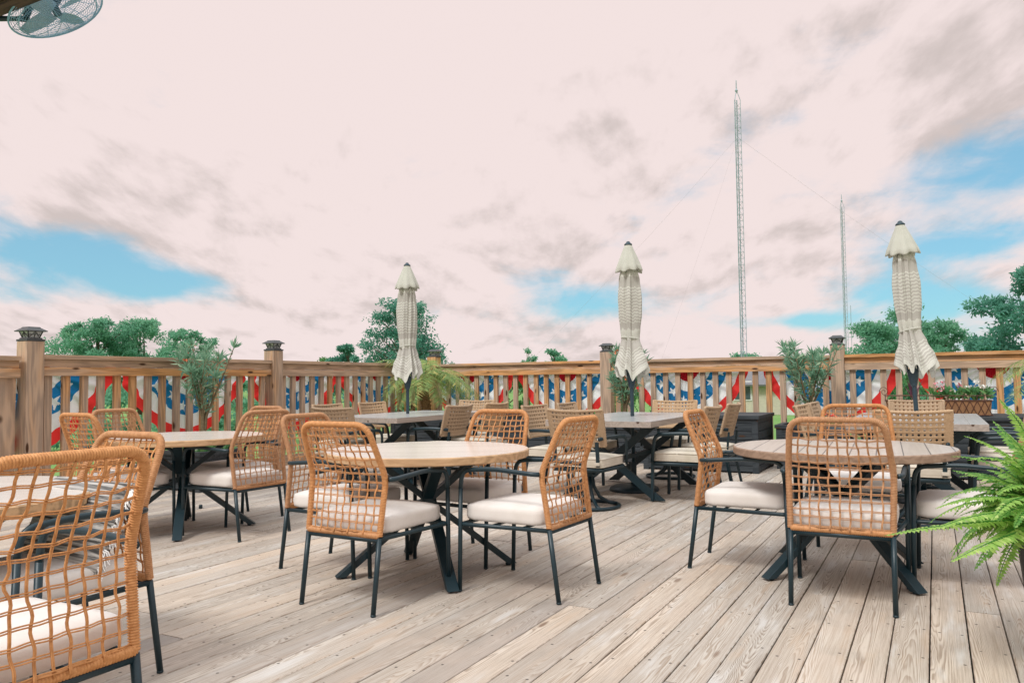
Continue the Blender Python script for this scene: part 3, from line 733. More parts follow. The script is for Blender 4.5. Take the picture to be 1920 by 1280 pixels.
# ------------------------------------------------------------------ dark storage boxes, planters
def slat_box(name, v0, v1, u0, u1, h, label, cat, lid=True, group=None):
    t = empty(name, D((v0+v1)/2, (u0+u1)/2), RZ, label, cat, group); X, Y = (v1-v0)/2, (u1-u0)/2
    MB().box(-X+.03, X-.03, -Y+.03, Y-.03, .02, h-.05).build('carcass', DARKBOX, t)
    ns = 5; z0, z1 = .09, h-.09; hs = (z1-z0)/ns
    for k in range(ns):
        a, b = z0+k*hs+.004, z0+(k+1)*hs-.004
        MB().box(-X+.06, X-.06, -Y+.008, -Y+.028, a, b).build('slat', DARKBOX, t, bevel=.003)
        MB().box(X-.028, X-.008, -Y+.06, Y-.06, a, b).build('slat', DARKBOX, t, bevel=.003)
    for sx in (-1, 1):
        for sy in (-1, 1): MB().box(min(sx*X, sx*(X-.07)), max(sx*X, sx*(X-.07)), min(sy*Y, sy*(Y-.07)), max(sy*Y, sy*(Y-.07)), 0, h-.045).build('corner_post', DARKBOX, t, bevel=.003)
    for a, b in ((.02, .088), (h-.088, h-.045)):
        MB().box(-X+.07, X-.07, -Y+.004, -Y+.029, a, b).build('front_rail', DARKBOX, t); MB().box(X-.029, X-.004, -Y+.07, Y-.07, a, b).build('side_rail', DARKBOX, t)
    if lid: MB().box(-X-.02, X+.02, -Y-.02, Y+.02, h-.043, h).build('lid', DARKBOX, t, bevel=.005)
    else:
        r = MB(); 
        for a in ((-X-.015, X+.015, -Y-.015, -Y+.06), (-X-.015, X+.015, Y-.06, Y+.015)): r.box(*a, h-.043, h)
        for a in ((-X-.015, -X+.06, -Y+.0605, Y-.0605), (X-.06, X+.015, -Y+.0605, Y-.0605)): r.box(*a, h-.043, h)
        r.build('rim', DARKBOX, t); MB().box(-X+.03, X-.03, -Y+.03, Y-.03, h-.09, h-.06).build('soil', SOIL, t)
    return t
GB = 'dark slatted storage boxes along the railing'; GP = 'dark planter boxes along the railing'
slat_box('storage_box', -5.95, -4.52, 10.12, 10.98, .685, 'dark slatted storage box behind the left and centre chairs, left of the middle oleander', 'storage box', True, GB)
slat_box('storage_box', -3.31, -1.88, 9.72, 10.72, .69, 'dark slatted storage box with its end in view, behind the middle umbrella table', 'storage box', True, GB)
slat_box('storage_box', -.62, 1.0, 10.0, 10.95, .69, 'dark storage box under the flower trough', 'storage box', True, GB)
slat_box('planter_box', -7.5, -6.5, 10.0, 10.95, .66, 'dark planter box holding the palm in the corner', 'planter', False, GP)
slat_box('planter_box', -4.30, -3.50, 10.35, 11.0, .50, 'dark planter box holding the middle oleander', 'planter', False, GP)
slat_box('planter_box', -1.78, -.98, 10.35, 11.0, .55, 'dark planter box holding the right oleander', 'planter', False, GP)
slat_box('planter_box', -7.45, -6.85, 5.82, 6.42, .42, 'dark planter box by the left railing holding the left oleander', 'planter', False, GP)
# ------------------------------------------------------------------ plants
def leaf(mb, p, d, n, L, W, uv, bend=.15):
    """a pointed leaf of two halves folded along its midrib"""
    d = d.normalized(); s = d.cross(n); s = s.normalized() if s.length > 1e-5 else Vector((1, 0, 0)); n = s.cross(d)
    b = len(mb.v); m1 = p+d*(L*.45)-n*(L*bend*.25); tip = p+d*L-n*(L*bend)
    mb.v += [p, m1+s*W*.5+n*W*.12, tip, m1-s*W*.5+n*W*.12, m1]
    mb.face((b, b+4, b+2, b+1)[::-1], uv); mb.face((b, b+3, b+2, b+4)[::-1], uv)
def rdir(rr, zmin=-1):
    while True:
        v = Vector((rr.uniform(-1, 1), rr.uniform(-1, 1), rr.uniform(zmin, 1)))
        if .05 < v.length < 1: return v.normalized()
def oleander(loc, h0, h, spread, nst, label, seed, flowers=True, trunk=.02):
    rr = random.Random(seed); t = empty('oleander_shrub', loc, 0, label, 'shrub', 'potted oleander shrubs'); st = MB(); lf = MB(); fl = MB(); low = MB()
    stems = []
    for k in range(nst):
        a = 2*PI*k/nst+rr.uniform(-.4, .4); sp = spread*rr.uniform(.25, 1); top = h*rr.uniform(.72, 1.0)
        p0 = Vector((rr.uniform(-.03, .03), rr.uniform(-.03, .03), 0)); p1 = Vector((.10*math.cos(a)*sp, .10*math.sin(a)*sp, h0*.9)); p2 = Vector((sp*math.cos(a)*.6, sp*math.sin(a)*.6, h0+(top-h0)*.5)); p3 = Vector((sp*math.cos(a), sp*math.sin(a), top))
        pts = [p0, p1, p2, p3]; cur = []
        for i in range(3):
            for q in range(6): cur.append(pts[i].lerp(pts[i+1], q/6))
        cur.append(p3); st.tube(cur, [trunk*(1-.75*i/(len(cur)-1)) for i in range(len(cur))], 6); stems.append(cur)
        for br in range(3):
            i0 = rr.randint(8, 15); b0 = cur[i0]; d = (rdir(rr, .0)+Vector((0, 0, .5))).normalized(); e = [b0, b0+d*.13, b0+d*.25+Vector((0, 0, .06))]
            st.tube(e, [.006, .005, .003], 5); stems.append([None]*6+e)
    for cur in stems:
        pts = [p for p in cur[6:] if p is not None]
        for a, b in zip(pts, pts[1:]):
            L = (b-a).length; ax = (b-a).normalized()
            for q in range(max(1, int(L/.036))):
                p = a+(b-a)*rr.random()
                for w in range(2+(rr.random() < .4)):
                    d = (rdir(rr)*.9+ax*.55); leaf(lf, p, d, rdir(rr), rr.uniform(.10, .17), rr.uniform(.017, .026), (rr.random(), rr.random()))
        e = pts[-1]
        for w in range(16): leaf(lf, e, rdir(rr, -.2)+Vector((0, 0, .6)), rdir(rr), rr.uniform(.10, .16), .022, (rr.uniform(.4, 1), rr.random()))
        if flowers and rr.random() < .35:
            for w in range(9): leaf(fl, e+rdir(rr)*.03, rdir(rr), rdir(rr), .035, .03, (0, 0))
    st.build('stem', STEM, t, True); lf.build('foliage', LEAF_OLE, t)
    if fl.f: fl.build('blossom', ORANGEP, t)
    return t
oleander(D(-7.15, 6.12, .34), .50, 1.22, .50, 5, 'left oleander shrub standing before the left railing, rising above its cap', 11)
oleander(D(-3.90, 10.68, .42), .40, 1.08, .42, 7, 'middle oleander shrub with orange buds behind the middle umbrella', 12)
oleander(D(-1.42, 10.68, .47), .34, 1.10, .46, 6, 'right oleander shrub before the railing, left of the orange post', 13, False)
def bedding(loc, rx, ry, rz, n, petals, label, seed, cat='flowers'):
    rr = random.Random(seed); t = empty('bedding_plant', loc, rz, label, cat, 'low flowering plants in planters'); lf = MB(); fl = MB()
    for k in range(n):
        p = Vector((rr.uniform(-rx, rx), rr.uniform(-ry, ry), rr.uniform(0, .12))); leaf(lf, p, rdir(rr, 0)+Vector((0, 0, .3)), rdir(rr), rr.uniform(.05, .10), rr.uniform(.03, .05), (rr.random(), rr.random()))
    for k in range(max(5, n//14)):
        p = Vector((rr.uniform(-rx, rx), rr.uniform(-ry, ry), rr.uniform(.12, .2)))
        for w in range(7): leaf(fl, p+rdir(rr)*.018, rdir(rr), rdir(rr), .028, .026, (0, 0))
    lf.build('foliage', LEAF_BRIGHT, t); fl.build('blossom', petals, t); return t
bedding(D(-7.10, 6.12, .33), .22, .22, RZ, 220, WHITEP, 'low white flowering plant at the foot of the left oleander', 21)
bedding(D(-4.05, 10.60, .43), .32, .22, RZ, 260, PINK, 'low pink flowering plant at the foot of the middle oleander', 22)
bedding(D(-1.20, 10.58, .48), .34, .22, RZ, 260, PETAL, 'low red and green flowering plant at the foot of the right oleander', 23)
def frond(mb, st, base, d, L, droop, nl, lw, ll, rr, fwd=.55, uvb=(0, 1)):
    """a pinnate frond: rachis with leaflets along both sides"""
    d = d.normalized(); pts = []; p = base.copy(); cur = d.copy(); N = 14
    for i in range(N+1):
        pts.append(p.copy()); p = p+cur*(L/N); cur = (cur+Vector((0, 0, -droop/N))).normalized()
    st.tube(pts, [.007*(1-.85*i/N)*(L/1.0)**.5 for i in range(N+1)], 5)
    for i in range(nl):
        f = .12+.88*i/nl; q = f*N; i0 = min(N-1, int(q)); p = pts[i0].lerp(pts[i0+1], q-i0); tg = (pts[i0+1]-pts[i0]).normalized()
        sd = tg.cross(Vector((0, 0, 1))); sd = sd.normalized() if sd.length > 1e-4 else Vector((1, 0, 0)); upv = sd.cross(tg)
        env = (math.sin(PI*min(1, f*.92+.08))**.6 if f < .95 else .5) if fwd > .4 else min(1, .55+2.2*f)*min(1, (1.04-f)*2.2)
        for s in (-1, 1):
            dl = sd*s*.85+tg*fwd+upv*rr.uniform(-.1, .35)*(1 if fwd > .4 else .5); l_ = ll*env*rr.uniform(.85, 1.1)
            leaf(mb, p, dl, upv, l_, lw, (min(1, max(0, uvb[0]+(uvb[1]-uvb[0])*rr.random())), rr.random()), .3)
def palm(loc, label, seed, L=1.15, nf=22, trunk=.42):
    rr = random.Random(seed); t = empty('potted_palm', loc, 0, label, 'palm', 'pygmy date palms'); tr = MB(); lf = MB(); st = MB()
    N = 26; tr.tube([(0.02*math.sin(i*.3), 0, trunk*i/N) for i in range(N+1)], [.065+.012*(i % 2)+.02*i/N for i in range(N+1)], 10)
    for k in range(40):
        a = rr.uniform(0, 2*PI); z = trunk*rr.uniform(.3, 1); leaf(tr, Vector((.07*math.cos(a), .07*math.sin(a), z)), Vector((math.cos(a), math.sin(a), .9)), Vector((0, 0, 1)), .12, .03, None)
    tr.build('trunk', PALMBARK, t, True)
    for k in range(nf):
        a = 2*PI*k*.381966*1.0; e = rr.uniform(-.1, .72); d = Vector((math.cos(a)*math.cos(e), math.sin(a)*math.cos(e), math.sin(e)))
        frond(lf, st, Vector((0, 0, trunk)), d, L*rr.uniform(.75, 1.1), rr.uniform(1.0, 1.7), 40, .013, .25, rr, uvb=(.1, 1))
    st.build('rachis', LEAF_PALM, t); lf.build('leaflets', LEAF_PALM, t); return t
palm(D(-7.16, 10.45, .57), 'yellow-green palm in the corner planter behind the left umbrella', 31, 1.08, 28, .70)
palm(D(1.50, 10.2, .50), 'palm at the right picture edge with only frond tips in view', 32, 1.15, 22, .75)
slat_box('planter_box', 1.15, 1.85, 9.9, 10.55, .58, 'dark planter box of the palm beyond the right picture edge', 'planter', False, GP)
def fern(loc, label, seed):
    rr = random.Random(seed); t = empty('boston_fern', loc, 0, label, 'fern'); lf = MB(); st = MB()
    for k in range(230):
        a = rr.uniform(0, 2*PI); e = rr.uniform(.05, 1.45); d = Vector((math.cos(a)*math.cos(e), math.sin(a)*math.cos(e), math.sin(e)))
        frond(lf, st, Vector((.05*math.cos(a), .05*math.sin(a), 0)), d, rr.uniform(.18, .46), rr.uniform(.8, 2.4), 26, .0175, .050, rr, .18, uvb=((0, .55) if rr.random() < .5 else (.45, 1)))
    # two long low fronds reaching left towards the table
    for a, e, L, dr in ((PI+.06, .06, .72, .25), (PI+.34, -.04, .60, .3), (PI+.15, .30, .56, .7), (PI-.25, .60, .48, 1.2), (PI-.1, 1.1, .50, 1.2), (PI+.2, 1.25, .55, 1.0)):
        frond(lf, st, Vector((0, 0, 0)), Vector((math.cos(a)*math.cos(e), math.sin(a)*math.cos(e), math.sin(e))), L, dr, 40, .019, .056, rr, .18, uvb=(.6, 1.2))
    st.build('rachis', LEAF_FERN, t); lf.build('leaflets', LEAF_FERN, t); return t
FP = Vector((2.11, 3.05, 0))
t = empty('plant_pot', FP, 0, 'tall tapered black pot under the fern at the right edge', 'pot')
MB().lathe([(.10, 0), (.115, .02), (.165, .50), (.175, .52), (.165, .52), (.155, .50)], 28).build('body', POTBLACK, t, True)
MB().lathe([(.15, .485), (.02, .50)], 20).build('soil', SOIL, t)
fern(FP+Vector((0, 0, .575)), 'bright green Boston fern spilling into the right edge of the photo', 41)
# flower trough on the right box
def trough():
    t = empty('flower_trough', D(.02, 10.28, .692), RZ, 'rusty wire flower trough with brown coir liner on the right storage box', 'flower trough')
    X, Y, H = .53, .11, .17
    ln = MB(); b = len(ln.v)
    for z, k in ((.01, .80), (H, 1.0)):
        for x, y in ((-X, -Y*k), (X, -Y*k), (X, Y*k), (-X, Y*k)): ln.v.append(Vector((x*(.97 if z < .1 else 1), y, z)))
    for q in ((3, 2, 1, 0), (0, 1, 5, 4), (1, 2, 6, 5), (2, 3, 7, 6), (3, 0, 4, 7)): ln.face([b+i for i in q])
    ln.face([b+4, b+5, b+6, b+7]); ln.build('coir_liner', COIR, t)
    w = MB()
    for z, k in ((.008, .83), (H, 1.05), (H+.055, 1.1)):
        w.tube([(-X-.01, -Y*k, z), (X+.01, -Y*k, z), (X+.01, Y*k, z), (-X-.01, Y*k, z)], .0045, 6, True)
    n = 15
    for i in range(n):
        x0 = -X+2*X*i/n; x1 = -X+2*X*(i+1)/n
        w.tube([(x0, -Y*.85, .01), (x1, -Y*1.06, H)], .0032, 5); w.tube([(x1, -Y*.85, .01), (x0, -Y*1.06, H)], .0032, 5)
        w.tube([(x0, -Y*1.06, H-.01), (x0, -Y*1.1, H+.06)], .004, 5)
    for s in (-1, 1): w.tube([(s*(X+.02+.05*q*math.cos(a)), 0, H+.10+.06*q*math.sin(a)) for q, a in [(1-.035*k, k*.42) for k in range(24)]], .004, 5)
    w.build('wire_frame', RUST, t); return t
trough()
rr = random.Random(5)
bd = bedding(D(.10, 10.27, .86), .16, .07, RZ, 130, PINK, 'pink geranium in the middle of the flower trough', 24)
bedding(D(.42, 10.27, .86), .12, .08, RZ, 120, WHITEP, 'trailing green plant at the right end of the flower trough', 25)
sp = empty('spiky_plant', D(-.22, 10.28, .86), 0, 'dark purple spiky grass plant in the flower trough', 'plant')
sm = MB()
for k in range(26): leaf(sm, Vector((rr.uniform(-.03, .03), rr.uniform(-.03, .03), 0)), Vector((rr.uniform(-.4, .4), rr.uniform(-.4, .4), 1)), rdir(rr), rr.uniform(.16, .30), .018, None)
sm.build('blades', simple('purple_blades', (.13, .04, .07), (.08, .03, .05), .5), sp)
# ------------------------------------------------------------------ pillow, dropped caps
def pillow(loc, rz, tilt):
    t = empty('throw_pillow', loc, rz, 'grey striped throw pillow with white fringe on the rope armchair behind the nearest one', 'pillow'); t.rotation_euler = (tilt, 0, rz)
    mb = MB(); N = 22; X, Z = .26, .175
    for s in (-1, 1):
        b = len(mb.v)
        for i in range(N+1):
            for j in range(N+1):
                a, c = -1+2*i/N, -1+2*j/N; th = .075*((1-a**4)*(1-c**4))**.55
                sx = 1-.06*(1-abs(c))**1*0; k = 1-.05*(1-a*a)*(abs(c)**3); k2 = 1-.05*(1-c*c)*(abs(a)**3)
                mb.v.append(Vector((a*X*k2, s*th+.004*mnoise.noise(Vector((a*4, c*4, s))), c*Z*k)))
        for i in range(N):
            for j in range(N):
                f = (b+i*(N+1)+j, b+(i+1)*(N+1)+j, b+(i+1)*(N+1)+j+1, b+i*(N+1)+j+1); mb.face(f if s < 0 else f[::-1])
    mb.build('pillow_body', PILLOW, t, True)
    rr = random.Random(2); FRM = fabric('white_fringe', (.82, .80, .77), (.74, .72, .68))
    for s in (-1, 1):
        fr = MB()
        for k in range(70):
            z = rr.uniform(-.155, .155); p = Vector((s*.248, rr.uniform(-.006, .006), z)); d = Vector((s, rr.uniform(-.3, .3), rr.uniform(-.7, .1)))
            pts = [p, p+d*.025, p+d*.045+Vector((0, 0, -.012))]; fr.tube(pts, [.0032, .003, .002], 4)
        fr.build('fringe', FRM, t)
    return t
a2 = Vector((-1.766, 3.03, 0)); f2 = Vector((-.52, -.86, 0)).normalized(); rg2 = Vector((f2.y, -f2.x, 0))
pillow(a2-f2*.10+Vector((0, 0, .60)), fz(f2), .42)
def cap(x, y, label):
    o = MB().lathe([(.014, .0), (.017, .004), (.016, .03), (.010, .034)], 12).build('plastic_cap', BLACK, None, True); o.location = (x, y, .002); tag(o, label, 'cap')
cap(-2.87, 7.30, 'small black plastic cap lying on the deck under the left-back table')
# ------------------------------------------------------------------ roof beam and fan, top left
bm_ = empty('roof_beam', D(-9.0, 3.24, 3.885), RZ, 'dark timber roof beam crossing the top left corner', 'beam')
MB().box(0, 13, -.05, .05, 0, .24).build('beam_board', BEAM, bm_, bevel=.005)
MB().box(0, 13, -.115, -.052, .03, .28).build('fascia', BEAM, bm_, bevel=.004)
MB().box(0, 13, .052, .10, .05, .24).build('beam_board', BEAM, bm_, bevel=.004)
def unproj(px, py, Z):
    """point at depth Z behind a photo pixel, used only to read positions off the photo once"""
    c = Vector(((px-960)/F, -(py-640)/F, -1)); d = co.matrix_world.to_3x3() @ c; return Vector((0, 0, HC))+d*(Z/d.y)
FC = unproj(106, 22, 5.9); FN = Vector((.46, .10, -.88)).normalized()
ft = empty('wall_fan', FC, 0, 'teal-grey caged fan hanging below the roof beam', 'fan')
ft.rotation_mode = 'QUATERNION'; ft.rotation_quaternion = FN.to_track_quat('Z', 'Y')
cg = MB(); RF = .345
def cz(r): return .085*(1-(r/RF)**2.4)
for i in range(1, 23):
    r = RF*i/22; z = cz(r)
    for s in (1, -1): cg.tube([(r*math.cos(a*PI/24), r*math.sin(a*PI/24), s*z) for a in range(48)], .0017, 4, True)
for k in range(12):
    a = k*PI/6
    for s in (1, -1): cg.tube([(r*math.cos(a), r*math.sin(a), s*cz(r)) for r in [RF*q/10 for q in range(11)]], .0026, 4)
cg.tube([(RF*math.cos(a*PI/24), RF*math.sin(a*PI/24), 0) for a in range(48)], .007, 6, True); cg.tube([(.29*math.cos(a*PI/24), .29*math.sin(a*PI/24), cz(.29)+.002) for a in range(48)], .004, 6, True)
cg.build('cage', TEAL, ft)
MB().lathe([(.03, -.20), (.075, -.19), (.085, -.10), (.07, -.07), (.03, -.05), (.03, .03), (.01, .035)], 20).build('motor', TEALD, ft, True)
for k in range(4):
    a = k*PI/2+.3; b = MB(); q = Matrix.Rotation(a, 3, 'Z')
    for i in range(7):
        f = i/6; r = .04+.26*f; w = .03+.036*math.sin(PI*(.15+.75*f)); 
        b.v += [q @ Vector((r, -w, -.022+.01*f)), q @ Vector((r, w, .022-.01*f))]
    for i in range(6): b.face((2*i, 2*i+1, 2*i+3, 2*i+2))
    b.build('blade', FANBLADE, ft, True)
inv = ft.rotation_quaternion.to_matrix().transposed()
wall = inv @ (unproj(-70, 34, 5.75)-FC); elbow = inv @ (unproj(52, 36, 5.9)-FC)
MB().tube([(0, 0, -.19), (elbow*.35)+Vector((0, 0, -.17)), elbow+Vector((0, 0, -.03)), elbow, elbow.lerp(wall, .2), wall], [.03, .025, .03, .028, .018, .03], 8).build('bracket', TEALD, ft, True)
pl_ = wall
MB().box(pl_.x-.06, pl_.x+.06, pl_.y-.06, pl_.y+.06, pl_.z-.06, pl_.z+.06).build('mount_plate', TEALD, ft)
# ------------------------------------------------------------------ trees beyond the rail
def tree(kind, loc, H, Rw, label, seed, mat, nclump=26, nleaf=5200, lsize=.26, base=.25, round_=1.0, shape='round', limbs=9, group='trees beyond the railing'):
    rr = random.Random(seed); t = empty(kind, loc, 0, label, 'tree', group); tk = MB(); cr = MB()
    top = Vector((rr.uniform(-.1, .1)*Rw, 0, H*.9))
    tk.tube([Vector((0, 0, 0)), Vector((.04*Rw, 0, H*.3)), top*.7+Vector((.05*Rw, 0, 0)), top], [H*.028, H*.022, H*.012, H*.003], 8)
    cl = []
    for k in range(nclump):
        f = rr.random(); z = H*(base+(1-base)*f)
        if shape == 'cone': w = Rw*(1-f)**.75*(.55+.45*rr.random())+.15
        elif shape == 'pine': w = Rw*(.95-.62*f)*rr.uniform(.45, 1)
        else: w = Rw*math.sin(PI*(.16+.80*f))**.7*rr.uniform(.3, 1.18)
        a = rr.uniform(0, 2*PI); c = Vector((w*math.cos(a), w*math.sin(a), z)); cl.append((c, Rw*rr.uniform(.10, .27)*(1 if f < .8 else .75)))
        if k < limbs+6: tk.tube([Vector((0, 0, max(H*.15, z-H*.22))), Vector((c.x*.5, c.y*.5, z-H*.09)), c], [H*.010, H*.006, H*.002], 5)
    cl.append((Vector((top.x, 0, H*.94)), Rw*.2))
    per = nleaf//len(cl)
    for c, r in cl:
        sh = rr.uniform(0, .5)
        for q in range(per):
            d = rdir(rr); p = c+Vector((d.x*1.25, d.y*1.25, d.z*.68*round_))*(r*(rr.random()**.5 if rr.random() < .78 else rr.uniform(.6, 1.55 if mat is not LEAF_PINE else 1.3)))
            up_ = .25+.5*max(0, d.z)  # shading painted into the leaf colour, lighter towards the top of each clump
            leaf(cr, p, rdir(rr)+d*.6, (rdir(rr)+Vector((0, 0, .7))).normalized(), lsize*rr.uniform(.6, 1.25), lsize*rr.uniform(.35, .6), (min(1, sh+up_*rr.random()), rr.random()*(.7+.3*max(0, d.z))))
    tk.build('trunk', BARK, t, True); cr.build('crown', mat, t); return t
def gp(px, Z): p = unproj(px, 700, Z); return (p.x, p.y, GZ)
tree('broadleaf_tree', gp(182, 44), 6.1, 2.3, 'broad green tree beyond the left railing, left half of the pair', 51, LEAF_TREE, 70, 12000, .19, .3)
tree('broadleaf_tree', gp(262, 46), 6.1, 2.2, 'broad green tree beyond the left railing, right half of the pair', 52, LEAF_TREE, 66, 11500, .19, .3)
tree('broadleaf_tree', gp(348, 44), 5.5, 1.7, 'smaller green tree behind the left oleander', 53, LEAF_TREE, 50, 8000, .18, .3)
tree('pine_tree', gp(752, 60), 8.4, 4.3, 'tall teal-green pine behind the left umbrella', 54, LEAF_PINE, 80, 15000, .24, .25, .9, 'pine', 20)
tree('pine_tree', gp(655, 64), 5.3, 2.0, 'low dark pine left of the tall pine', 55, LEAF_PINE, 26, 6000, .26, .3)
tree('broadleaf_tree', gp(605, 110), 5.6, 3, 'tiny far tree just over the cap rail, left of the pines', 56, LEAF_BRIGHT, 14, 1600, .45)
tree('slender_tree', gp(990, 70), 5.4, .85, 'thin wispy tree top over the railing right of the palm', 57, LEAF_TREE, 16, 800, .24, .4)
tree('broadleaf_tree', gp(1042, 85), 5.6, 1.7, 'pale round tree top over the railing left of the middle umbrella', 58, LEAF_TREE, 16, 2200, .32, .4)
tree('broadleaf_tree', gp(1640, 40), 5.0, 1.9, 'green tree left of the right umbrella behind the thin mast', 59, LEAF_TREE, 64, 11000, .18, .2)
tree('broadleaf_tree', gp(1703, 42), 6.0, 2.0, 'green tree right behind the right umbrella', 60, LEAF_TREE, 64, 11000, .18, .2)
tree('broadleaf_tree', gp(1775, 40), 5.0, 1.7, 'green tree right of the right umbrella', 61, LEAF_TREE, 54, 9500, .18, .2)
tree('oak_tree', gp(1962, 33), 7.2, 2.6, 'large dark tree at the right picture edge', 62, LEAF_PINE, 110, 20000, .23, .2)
for i, (px, Z, h, w, mt_, lab) in enumerate(((215, 30, 2.2, 2.4, LEAF_TREE, 'dark bush seen through the balusters beside the leftmost chairs'), (440, 34, 2.4, 2.6, LEAF_TREE, 'dark bush seen through the balusters right of the left oleander'),
        (640, 32, 2.6, 2.2, LEAF_PINE, 'dark bush seen through the balusters left of the palm'), (765, 36, 2.6, 2.0, LEAF_BRIGHT, 'green bush behind the palm trunk'),
        (955, 30, 2.5, 1.9, LEAF_BRIGHT, 'bright green bush in the gap between bunting fans, centre'), (1160, 36, 2.4, 2.2, LEAF_BRIGHT, 'bright bush behind the middle oleander'),
        (1395, 62, 4.2, 2.6, LEAF_TREE, 'dark tree behind the cream house, seen in the bunting gap below the tall mast'), (1455, 64, 3.6, 2.2, LEAF_TREE, 'dark tree right of the houses'),
        (1705, 30, 2.5, 2.1, LEAF_BRIGHT, 'green bush in the bunting gap behind the right umbrella pole'), (1850, 34, 3.0, 2.6, LEAF_TREE, 'bush low between the right trees'))):
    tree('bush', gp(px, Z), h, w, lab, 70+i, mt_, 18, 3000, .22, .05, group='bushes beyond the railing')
def woods():
    rr = random.Random(77); mb = MB()
    for k in range(260):
        a = math.radians(rr.uniform(-75, 75)); d = rr.uniform(150, 185); h = rr.uniform(2.6, 5.0); c = Vector((d*math.sin(a), d*math.cos(a), GZ)); sh = rr.uniform(0, .5)
        for q in range(46):
            v = rdir(rr, -.6); p = c+Vector((v.x*3.2, v.y*3.2, h*.55+v.z*h*.5)); leaf(mb, p, rdir(rr), (rdir(rr)+Vector((0, 0, .7))).normalized(), rr.uniform(.7, 1.4), rr.uniform(.5, .9), (min(1, sh+.5*rr.random()), rr.random()*.8))
    tag(mb.build('far_woods', LEAF_TREE), 'hazy line of far woods closing the lawn behind the railing', 'woods', None, 'stuff')
woods()
# ------------------------------------------------------------------ radio masts with guy wires
def mast(p, H, w, label, seed, side=False):
    t = empty('lattice_mast', p, .35, label, 'radio mast', 'thin lattice radio masts'); lg = [Vector((w*.577*math.cos(a), w*.577*math.sin(a), 0)) for a in (PI/2, PI/2+2*PI/3, PI/2+4*PI/3)]
    for q in lg: MB().tube([q, q+Vector((0, 0, H-1.0)), Vector((0, 0, H-.2))], w*.055, 6).build('leg', GALV, t)
    br = MB(); n = int(H/(w*1.05)); dz = (H-1.2)/n
    for i in range(n):
        for a in range(3):
            p0, p1 = lg[a], lg[(a+1) % 3]; z = i*dz
            br.tube([p0+Vector((0, 0, z)), p1+Vector((0, 0, z))], w*.022, 4, caps=False); br.tube([(p0 if i % 2 else p1)+Vector((0, 0, z)), (p1 if i % 2 else p0)+Vector((0, 0, z+dz))], w*.022, 4, caps=False)
    br.build('bracing', GALV, t)
    MB().tube([(0, -.02, 0), (0, -.02, H-1.0)], w*.10, 6).build('feed_line', GALV, t)
    MB().lathe([(.0, H-.5), (w*.25, H-.28), (w*.1, H-.1), (w*.07, H+.5), (w*.03, H+.55)], 8).build('top_spike', GALV, t)
    if side:
        s = MB(); s.tube([(w*.5, 0, H*.35), (w*1.9, 0, H*.35)], .03, 5); s.tube([(w*.5, 0, H*.30), (w*1.9, 0, H*.30)], .03, 5); s.tube([(w*1.9, 0, H*.25), (w*1.9, 0, H*.46)], .035, 5); s.build('side_antenna', GALV, t)
    return t
M1 = unproj(1394, 690, 58); M1.z = GZ
mast(M1, 24.1, .46, 'tall grey lattice radio mast left of the right umbrella', 1)
M2 = unproj(1588, 690, 96); M2.z = GZ
mast(M2, 24.3, .46, 'smaller, farther lattice radio mast just behind the orange post', 2, True)
wm = simple('guy_wire_steel', (.42, .38, .38), rough=.5)
for q, lab in (((M1.x-19.5, 58.0), 'guy wire slanting down left from the tall mast, the shallower one'), ((M1.x-10.0, 44.0), 'guy wire slanting down left from the tall mast, the steeper one'), ((M1.x+26.5, 55.0), 'guy wire slanting down right from the tall mast, passing behind the right umbrella')):
    a = Vector((M1.x, M1.y, 19.1)); b = Vector((q[0], q[1], GZ)); mid = a.lerp(b, .5)-Vector((0, 0, .35))
    tag(MB().tube([a, a.lerp(mid, .5)-Vector((0, 0, .1)), mid, mid.lerp(b, .5)-Vector((0, 0, .1)), b], .0045, 4).build('guy_wire', wm), lab, 'guy wire', 'guy wires of the tall mast')
# ------------------------------------------------------------------ houses over the lawn
SIDING = simple('cream_siding', (.58, .54, .42), (.50, .47, .38), .7, 6); ROOF = simple('grey_shingles', (.22, .22, .23), (.14, .14, .15), .85, 20); TRIM = simple('white_trim', (.78, .78, .76)); WIN = simple('dark_window', (.04, .07, .08), (.07, .10, .11), .15, 3, .6)
GREYW = simple('grey_siding', (.42, .44, .43), (.35, .37, .36), .7, 6)
def house(p, rz, W, Dp, h, rh, wallm, label):
    t = empty('house', p, rz, label, 'house')
    MB().box(-W/2, W/2, -Dp/2, Dp/2, 0, h).build('wall', wallm, t)
    for x in (-W/2, W/2):
        ga = MB(); ga.v += [Vector((x, -Dp/2, h+.001)), Vector((x, Dp/2, h+.001)), Vector((x, 0, h+rh-.05))]; ga.face((0, 1, 2) if x < 0 else (0, 2, 1)); ga.build('gable', wallm, t)
    rf = MB(); e = .5
    for s in (-1, 1): rf.beam((0, s*(Dp/2+e), h-.05-rh*e/(Dp/2)+.12), (0, 0, h+rh+.06), W+1.0, .12, (1, 0, 0))
    rf.build('roof', ROOF, t)
    n = max(2, int(W/2.2))
    for i in range(n):
        x = -W/2+W*(i+.5)/n
        if i == n//2:
            d = MB().box(x-.5, x+.5, -Dp/2-.05, -Dp/2-.01, 0, 2.1).build('door', TRIM, t); continue
        f = MB().box(x-.6, x+.6, -Dp/2-.05, -Dp/2-.01, .9, 2.2).build('window', TRIM, t); MB().box(x-.5, x-.03, -Dp/2-.08, -Dp/2-.055, 1.0, 2.1).box(x+.03, x+.5, -Dp/2-.08, -Dp/2-.055, 1.0, 2.1).build('pane', WIN, f)
    return t
house(Vector((*unproj(1385, 700, 58).xy, GZ)), .1, 6.5, 6, 2.0, 1.1, GREYW, 'grey house with white windows seen between balusters, left of the cream one')
house(Vector((*unproj(1452, 700, 54).xy, GZ)), -.5, 6.0, 6, 2.0, 1.0, SIDING, 'cream house with a grey gable roof seen between the balusters')
